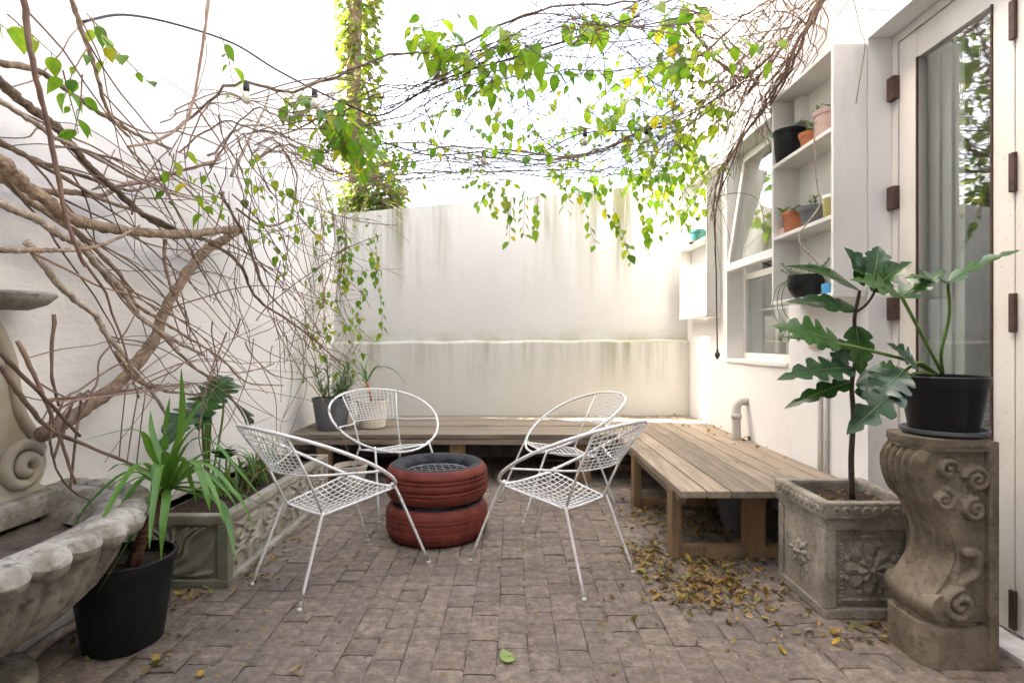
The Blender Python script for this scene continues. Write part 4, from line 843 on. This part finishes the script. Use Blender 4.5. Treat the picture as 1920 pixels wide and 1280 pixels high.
cv = empty('climbing_vine', (0, 3.6, 2.5), 'leafy vine trained overhead from wall to wall across the courtyard', 'vine'); CI = Matrix.Translation(-cv.location); CP = Plant()
def bundle(ctrl, n, jit, r, mat='bark', plant=CP, parent=cv, INV=CI):
    cs = []
    for k in range(n):
        o = rv(jit); c = curve([P(*q)+o+rv(jit*.7) for q in ctrl], 7); c = [p+rv(.008) for p in c]; rr = r*random.choice((.3, .4, .5, .6, 1.0))
        MB().tube(c, [rr*(1-.45*i/len(c)) for i in range(len(c))], 6).build('stem', M[random.choice((mat, mat, 'bark2', 'twig'))], parent).matrix_local = INV; cs.append(c)
    return cs
S1 = bundle([(330, 300, 2.98), (410, 200, 2.85), (540, 205, 2.9), (700, 165, 3.0), (830, 140, 3.0), (980, 95, 2.9), (1150, 55, 2.85), (1330, 10, 2.8), (1500, -60, 2.7)], 8, .12, .008)
S2 = bundle([(475, 330, 3.9), (545, 285, 4.0), (640, 318, 4.2), (720, 325, 4.2), (830, 302, 4.1), (960, 293, 4.05), (1100, 288, 3.95), (1230, 248, 3.8), (1350, 180, 3.6), (1450, 90, 3.4), (1540, -30, 3.25)], 9, .12, .008)
S3 = bundle([(380, 300, 3.25), (470, 255, 3.4), (600, 290, 3.7), (760, 285, 3.8), (900, 305, 3.9), (1060, 305, 3.9), (1240, 270, 3.8), (1330, 200, 3.7)], 4, .06, .007)
S4 = bundle([(640, 340, 4.6), (760, 345, 4.7), (900, 340, 4.8), (1060, 335, 4.7), (1200, 330, 4.6), (1330, 300, 4.5)], 3, .06, .006)
S5 = bundle([(720, 195, 3.2), (860, 120, 3.0), (1000, 50, 2.7), (1120, 10, 2.5), (1240, -30, 2.4)], 3, .05, .006)
AL = S1+S2+S3+S4+S5
for k in range(240):                                     # criss-cross shoots between the bands
    a = random.choice(AL); b_ = random.choice(AL); i = random.uniform(.15, .95); p = wallpt(a, i).copy(); q = wallpt(b_, min(.98, max(.05, i+random.gauss(0, .16)))).copy()
    if (p-q).length > 1.6 or (p-q).length < .15: continue
    m1 = p.lerp(q, .35)+rv(.10); m2 = p.lerp(q, .7)+rv(.10)-Vector((0, 0, .05)); CP.tw.tube(curve([p, m1, m2, q], 5), random.uniform(.0015, .0035), 4, False)
for k in range(260):                                     # free hanging or rising whips
    a = random.choice(AL); p = wallpt(a, random.uniform(.08, .98)).copy(); CP.spray(p, (random.uniform(-1, 1), random.uniform(-.6, .6), random.uniform(-.5, .6)), random.uniform(.15, .5), 0, .06, .5)
CL = [(650, 195, 3.0, 60, 40, .095, 26), (640, 255, 3.1, 50, 45, .09, 22), (790, 70, 2.9, 50, 40, .09, 16), (850, 85, 2.95, 50, 35, .09, 16), (910, 110, 2.95, 50, 40, .085, 16), (1000, 70, 2.8, 70, 45, .095, 20), (1080, 50, 2.7, 50, 40, .10, 12), (820, 45, 2.8, 40, 30, .08, 8), (1270, 90, 3.0, 50, 70, .10, 26), (1220, 30, 2.8, 60, 30, .10, 12),
      (960, 200, 3.6, 80, 60, .07, 22), (860, 190, 3.4, 70, 60, .07, 18), (990, 250, 3.9, 90, 40, .07, 24), (1100, 260, 3.9, 60, 50, .075, 20), (1190, 190, 3.8, 60, 70, .085, 34), (1250, 230, 3.9, 60, 70, .085, 36), (1230, 130, 3.6, 60, 50, .085, 22), (1290, 290, 4.4, 50, 60, .085, 34), (1240, 330, 4.6, 60, 50, .085, 34), (1170, 300, 4.3, 60, 40, .08, 22), (800, 240, 3.7, 70, 50, .065, 12), (740, 260, 3.9, 60, 50, .065, 14), (1030, 320, 4.2, 60, 30, .075, 18), (930, 340, 4.2, 50, 25, .075, 14), (700, 300, 4.0, 60, 40, .07, 14), (1130, 340, 4.4, 60, 40, .08, 20), (1060, 160, 3.4, 60, 50, .07, 10), (830, 300, 4.0, 60, 30, .065, 8)]
for px, py, d, sx, sy, sz, n in CL:
    for k in range(max(3, int(n/2.6))):
        spraypx(CP, px+random.gauss(0, sx*.6), py+random.gauss(0, sy*.5), d+random.uniform(-.25, .25), (random.uniform(-1, 1), random.uniform(-.5, .5), random.uniform(-.6, .3)), random.uniform(.12, .28), random.choice((3, 4, 5, 6)), sz*.98, .8)
for px, py, d, dx, L, n in ((940, 345, 3.9, .3, .42, 13), (985, 350, 3.9, -.1, .36, 11), (1010, 345, 3.9, -.05, .34, 9), (920, 345, 3.9, .15, .24, 7), (1085, 360, 4.0, .35, .42, 9), (1110, 340, 4.0, .55, .6, 13), (1150, 390, 4.0, .4, .42, 9), (1190, 350, 4.2, .35, .42, 9), (1210, 400, 4.2, .1, .3, 6), (1250, 340, 4.3, .1, .4, 9), (1060, 300, 3.9, .1, .36, 10), (1280, 360, 4.6, 0, .35, 9), (960, 330, 3.9, .0, .3, 8)):
    spraypx(CP, px, py, d, (dx, 0, -1), L, n, .07, .5, .14)
for px, py, d, n in ((1180, 240, 4.0, 10), (1220, 290, 4.3, 12), (1270, 250, 4.2, 10), (1300, 330, 4.9, 12), (1260, 380, 5.0, 10), (1210, 350, 4.6, 9), (1150, 220, 3.8, 8), (660, 230, 3.1, 12), (690, 200, 3.1, 9), (620, 270, 3.2, 9), (900, 60, 2.8, 8), (1040, 110, 3.0, 8)):
    for q in range(3): spraypx(CP, px+random.gauss(0, 25), py+random.gauss(0, 22), d, (random.uniform(-.8, .8), random.uniform(-.5, .5), -.5), .24, n//3+1, .08, .7)
CP.finish(cv, 'vleaf', 300)

rvn = empty('climbing_vine', (1.6, 3.8, 2.6), 'twiggy brown vine mass hanging over the house window and shelf', 'vine'); RI = Matrix.Translation(-rvn.location); RP = Plant()
R1 = bundle([(1560, -40, 3.05), (1510, 60, 3.15), (1455, 160, 3.4), (1400, 240, 3.8), (1355, 320, 4.15), (1340, 420, 4.3)], 5, .03, .008, 'bark', RP, rvn, RI)
R2 = bundle([(1300, 30, 3.3), (1360, 100, 3.4), (1420, 150, 3.5), (1500, 60, 3.3), (1545, -40, 3.2)], 5, .06, .009, 'bark', RP, rvn, RI)
R3 = bundle([(1200, 250, 4.2), (1290, 230, 4.1), (1370, 150, 3.8), (1440, 60, 3.6), (1480, -30, 3.5)], 5, .08, .007, 'bark', RP, rvn, RI)
R4 = bundle([(1250, 120, 3.4), (1330, 60, 3.2), (1420, 20, 3.1), (1500, -30, 3.0)], 3, .06, .009, 'bark', RP, rvn, RI)
AR = R1+R2+R3+R4
for k in range(240):
    a = random.choice(AR); p = wallpt(a, random.uniform(.02, .9)).copy(); pts = [p.copy()]; d = Vector((random.uniform(-.8, .3), random.uniform(-.4, .8), random.uniform(-1, .2))).normalized(); L = random.uniform(.2, .75); cu = rv(.4); n = 8
    for i in range(n): d = (d+cu*.4+rv(.2)+Vector((0, 0, -.08))).normalized(); p = p+d*L/n; p.x = min(p.x, 1.78); p.y = max(p.y, 3.5 if p.z < 2.75 else 2.9); pts.append(p.copy())
    r_ = random.uniform(.002, .0042); pts = curve(pts, 2); RP.tw.tube(pts, [r_*(1-.5*i/len(pts)) for i in range(len(pts))], 4, False)
for px, py, d, n in ((1300, 120, 3.4, 8), (1340, 60, 3.3, 7), (1400, 50, 3.2, 5), (1290, 200, 3.9, 9), (1320, 250, 4.2, 9), (1280, 330, 4.6, 10), (1310, 380, 4.8, 9), (1260, 380, 4.7, 8), (1300, 300, 4.9, 10), (1360, 240, 3.9, 3), (1450, 60, 3.1, 3), (1290, 60, 3.1, 8), (1330, 160, 3.6, 6)):
    for q in range(2): spraypx(RP, px+random.gauss(0, 22), py+random.gauss(0, 25), d, (random.uniform(-.8, .2), random.uniform(-.5, .5), -.5), .25, n//2+1, .08, .7)
RP.finish(rvn, 'vleaf', 110)

cw = empty('climbing_vine', (-1.5, 5.4, 1.2), 'light leafy creeper hanging down the left end of the garden wall', 'vine'); WP = Plant(); WI = Matrix.Translation(-cw.location)
W1 = bundle([(640, 380, 5.3), (645, 470, 5.2), (640, 560, 5.2), (665, 640, 5.3), (640, 690, 5.2)], 6, .07, .006, 'bark', WP, cw, WI)
W2 = bundle([(600, 330, 5.0), (610, 440, 5.0), (600, 560, 5.0), (560, 660, 4.6)], 6, .09, .006, 'bark', WP, cw, WI)
for k in range(120):
    p = wallpt(random.choice(W1+W2), random.random()).copy(); WP.spray(p, (random.uniform(-.6, .9), random.uniform(-.6, .1), random.uniform(-1, .4)), random.uniform(.15, .5), random.choice((0, 0, 2, 3)), .065, .6)
for px, py, n, L in ((690, 440, 11, .5), (705, 470, 13, .8), (680, 500, 9, .5), (700, 430, 7, .4), (650, 440, 12, .4), (660, 470, 12, .4), (640, 420, 10, .3), (520, 370, 10, .4), (560, 420, 10, .4), (590, 470, 9, .4), (670, 590, 4, .2)):
    spraypx(WP, px, py, 5.2, (random.uniform(-.1, .25), -.1, -1), L, n, .075, .4, .15)
WP.finish(cw, 'vleaf', 150)

ic = empty('ivy_column', (-1.75, 6.2, 0), 'tall ivy clad trunk rising behind the garden wall by the left wall', 'ivy'); IP = Plant()
MB().tube([(0, 0, 0), (.02, .03, 2), (-.02, 0, 4), (.03, 0, 6.4)], [.10, .09, .08, .07], 10).build('trunk', M['bark'], ic)
for k in range(2600):
    z = random.uniform(2.0, 6.4); a = random.uniform(0, 2*pi); r = random.uniform(.07, .27)*(1.45 if z < 3.3 else 1); p = Vector((-1.72+r*math.cos(a)+(.18 if z < 3.3 else 0), 6.2+r*math.sin(a), z)); IP.leaf(p, Vector((math.cos(a), math.sin(a), random.uniform(-1, .2))), random.uniform(.05, .10))
for k in range(260):
    z = random.uniform(2.2, 6.2); a = random.uniform(0, 2*pi); p = Vector((-1.72+.2*math.cos(a), 6.2+.2*math.sin(a), z)); IP.spray(p, (math.cos(a), math.sin(a)*.5, random.uniform(-1.2, .1)), random.uniform(.15, .5), 0, .06, .8)
for k in range(1100):
    u = rv(1); p = Vector((-1.50+u.x*.33, 5.98+u.y*.22, 2.72+u.z*.33-.25*abs(u.x))); IP.leaf(p, Vector((u.x, -.6, random.uniform(-1, .2))), random.uniform(.05, .095))
for k in range(150):
    u = rv(1); IP.spray(Vector((-1.50+u.x*.33, 5.95+u.y*.2, 2.75+u.z*.3)), (random.uniform(-.5, .8), -.3, random.uniform(-1.2, .3)), random.uniform(.15, .5), 0, .06, .8)
IP.finish(ic, 'ivy', 120, 'bark2')
def shrub(loc, rx, rz, n, mat, label):
    t = empty('garden_tree', loc, label, 'tree', 'trees beyond the garden wall'); pl_ = Plant()
    MB().tube([(0, 0, 0), (.05, 0, 1.4), (0, .05, 2.4)], [.08, .06, .03], 8).build('trunk', M['bark'], t)
    for k in range(n):
        u = Vector((random.gauss(0, 1), random.gauss(0, 1), random.gauss(0, 1))).normalized()*random.uniform(.3, 1)**.5; c = Vector(loc)+Vector((u.x*rx*(1+.3*math.sin(k)), u.y*rx, 2.35+u.z*rz)); pl_.leaf(c, u+rv(.6), random.uniform(.06, .11))
    pl_.finish(t, mat, 60); return t
shrub((-.75, 8.2, 0), 1.0, .62, 900, 'treetop', 'yellowing treetop showing above the middle of the garden wall')
shrub((1.9, 8.0, 0), .9, .9, 900, 'treetop', 'yellow green treetop beyond the right end of the garden wall')

# ------------------------------------------------------------ string lights and hanging lead
sg_ = empty('string_lights', (0, 3, 2.5), 'black festoon cable with unlit white bulbs looped through the vine', 'string lights'); SI = Matrix.Translation(-sg_.location)
for ctrl in ([(155, 41, 2.0), (232, 28, 2.2), (330, 46, 2.4), (438, 82, 2.6), (515, 129, 2.8), (593, 170, 2.95), (660, 200, 3.05), (720, 215, 3.1), (830, 150, 3.0), (990, 100, 2.9), (1200, 30, 2.8)], [(600, 290, 3.7), (690, 262, 3.7), (800, 290, 3.8), (908, 285, 3.85), (1000, 290, 3.85), (1095, 250, 3.8), (1250, 235, 3.8), (1400, 150, 3.6)]):
    MB().tube(curve([P(*q) for q in ctrl], 7), .0048, 6).build('cable', M['black'], sg_).matrix_local = SI
for px, py, d in ((462, 168, 2.75), (590, 180, 2.95), (820, 126, 3.0), (690, 274, 3.7), (908, 291, 3.85), (1097, 254, 3.8), (1212, 250, 3.8)):
    p = P(px, py, d)-sg_.location; l = MB().lathe([(0, .035), (.014, .033), (.016, 0), (.012, -.012), (0, -.012)], 12, p).build('lamp_holder', M['black'], sg_)
    MB().lathe([(.010, -.010), (.014, -.02), (.023, -.038), (.024, -.05), (.017, -.066), (0, -.072)], 14, p).build('bulb', M['bulb'], l)
hl = empty('hanging_lamp_lead', P(1345, 668, 4.45), 'black lead with an empty lamp holder hanging before the window', 'lamp lead'); HI = Matrix.Translation(-hl.location)
MB().tube(curve([P(1420, 180, 3.9), P(1375, 300, 4.2), P(1343, 390, 4.45), P(1343, 520, 4.45), P(1345, 655, 4.45)], 7), .005, 6).build('cable', M['black'], hl).matrix_local = HI
MB().lathe([(0, .06), (.008, .058), (.012, .03), (.02, .028), (.02, 0), (.012, -.004), (.010, -.02), (0, -.02)], 12).build('lamp_holder', M['black'], hl)

dw = empty('dry_tendril', P(1610, 20, 2.75), 'thin dry tendril dangling beside the pot shelf and door lintel', 'tendril'); DI = Matrix.Translation(-dw.location)
MB().tube(curve([P(1590, -30, 2.75), P(1604, 15, 2.75), P(1614, 60, 2.72), P(1622, 85, 2.7), P(1612, 150, 2.72), P(1605, 195, 2.74)], 6), .0022, 5).build('tendril', M['twig'], dw).matrix_local = DI
MB().tube(curve([P(1604, 15, 2.75), P(1640, 19, 2.7), P(1666, 18, 2.66), P(1690, -5, 2.62)], 5), .0018, 5).build('tendril', M['twig'], dw).matrix_local = DI
# ------------------------------------------------------------ fallen leaves
def litter_leaf(mb, p, s, r=random):
    a = r.uniform(0, 2*pi); t = r.uniform(-.6, .6); m = Matrix.Translation(p) @ Matrix.Rotation(a, 4, 'Z') @ Matrix.Rotation(t, 4, 'X') @ Matrix.Rotation(r.uniform(-.7, .7), 4, 'Y') @ Matrix.Scale(s, 4)
    cu = r.uniform(.1, 1.1); w = r.uniform(.2, .34); v = [(0, -.5, cu*.3), (-w, 0, cu*.4), (0, 0, 0), (w, 0, cu*.4), (0, .5, cu*.4), (-w*.7, -.28, cu*.3), (w*.7, -.28, cu*.3), (-w*.7, .27, cu*.4), (w*.7, .27, cu*.4)]
    mb.add([m @ Vector(q) for q in v], [(0, 2, 1, 5), (0, 6, 3, 2), (2, 4, 7, 1), (2, 3, 8, 4)])
lt = MB()
def heap(n, px, py, sx, sy, h, s=(.014, .048)):
    for k in range(n):
        x_, y_ = random.gauss(px, sx), random.gauss(py, sy); y_ = max(y_, 940); d = F*H/(y_-640); p = P(x_, y_, d); p.z = .006+random.random()**2*h; litter_leaf(lt, p, random.uniform(*s))
heap(430, 1315, 1098, 58, 24, .025); heap(170, 1215, 1040, 26, 12, .02); heap(60, 1205, 965, 22, 14, .015); heap(230, 1320, 985, 45, 16, .02); heap(90, 1330, 1058, 60, 8, .02); heap(70, 1265, 950, 60, 12, .01); heap(40, 1400, 1120, 40, 25, .01); heap(60, 1690, 1175, 50, 20, .01)
heap(45, 470, 1075, 25, 18, .015); heap(50, 540, 1010, 25, 25, .012); heap(25, 330, 1120, 40, 10, .01); heap(30, 255, 1230, 60, 20, .01); heap(50, 1560, 1185, 60, 20, .006); heap(30, 1480, 1110, 30, 20, .006)
for k in range(190):
    x_ = random.uniform(300, 1700); y_ = random.uniform(985, 1275); d = F*H/(y_-640); p = P(x_, y_, d); p.z = .006; litter_leaf(lt, p, random.uniform(.008, .024))
for k in range(46):                                      # on the side bench
    y_ = random.choice((random.uniform(4.4, 5.6), random.uniform(2.9, 5.6))); x_ = 1.80-abs(random.gauss(0, .16)); litter_leaf(lt, Vector((x_, y_, HB+.012)), random.uniform(.02, .05))
for k in range(40): litter_leaf(lt, Vector((random.uniform(1.34, 1.64), random.uniform(2.34, 2.64), PHt+.035)), random.uniform(.012, .03))
tag(lt.build('leaf_litter', M['litter']), 'dry yellow and brown leaves drifted over the paving and bench', 'leaf litter', kind='stuff')
for (px, py, s, a), lab in zip(((955, 1243, .085, .3), (1211, 1075, .05, 1.2), (985, 1030, .035, .5)), ('large pale green fallen leaf in the foreground paving', 'pale green fallen leaf beside the drift of dry leaves', 'small green sprig fallen behind the nearest chair')):
    p = P(px, py, F*H/(py-640)); p.z = .008; o = leaf_mesh('fallen_leaf', None, s, s*.62, .15, .05).build('fallen_leaf', M['greenleaf']); o.location = p; o.rotation_euler = (R(4), R(5), a); tag(o, lab, 'leaf', 'green leaves on the paving')

# set the origin of each built-in-place thing at its own base
for o, loc in ((bk, (-.48, 5.06, 0)), (rb, (1.33, 4.2, 0)), (tr, (-1.57, 3.31, 0))):
    o.location = loc
    for ch in o.children: ch.matrix_local = Matrix.Translation(-Vector(loc)) @ ch.matrix_local
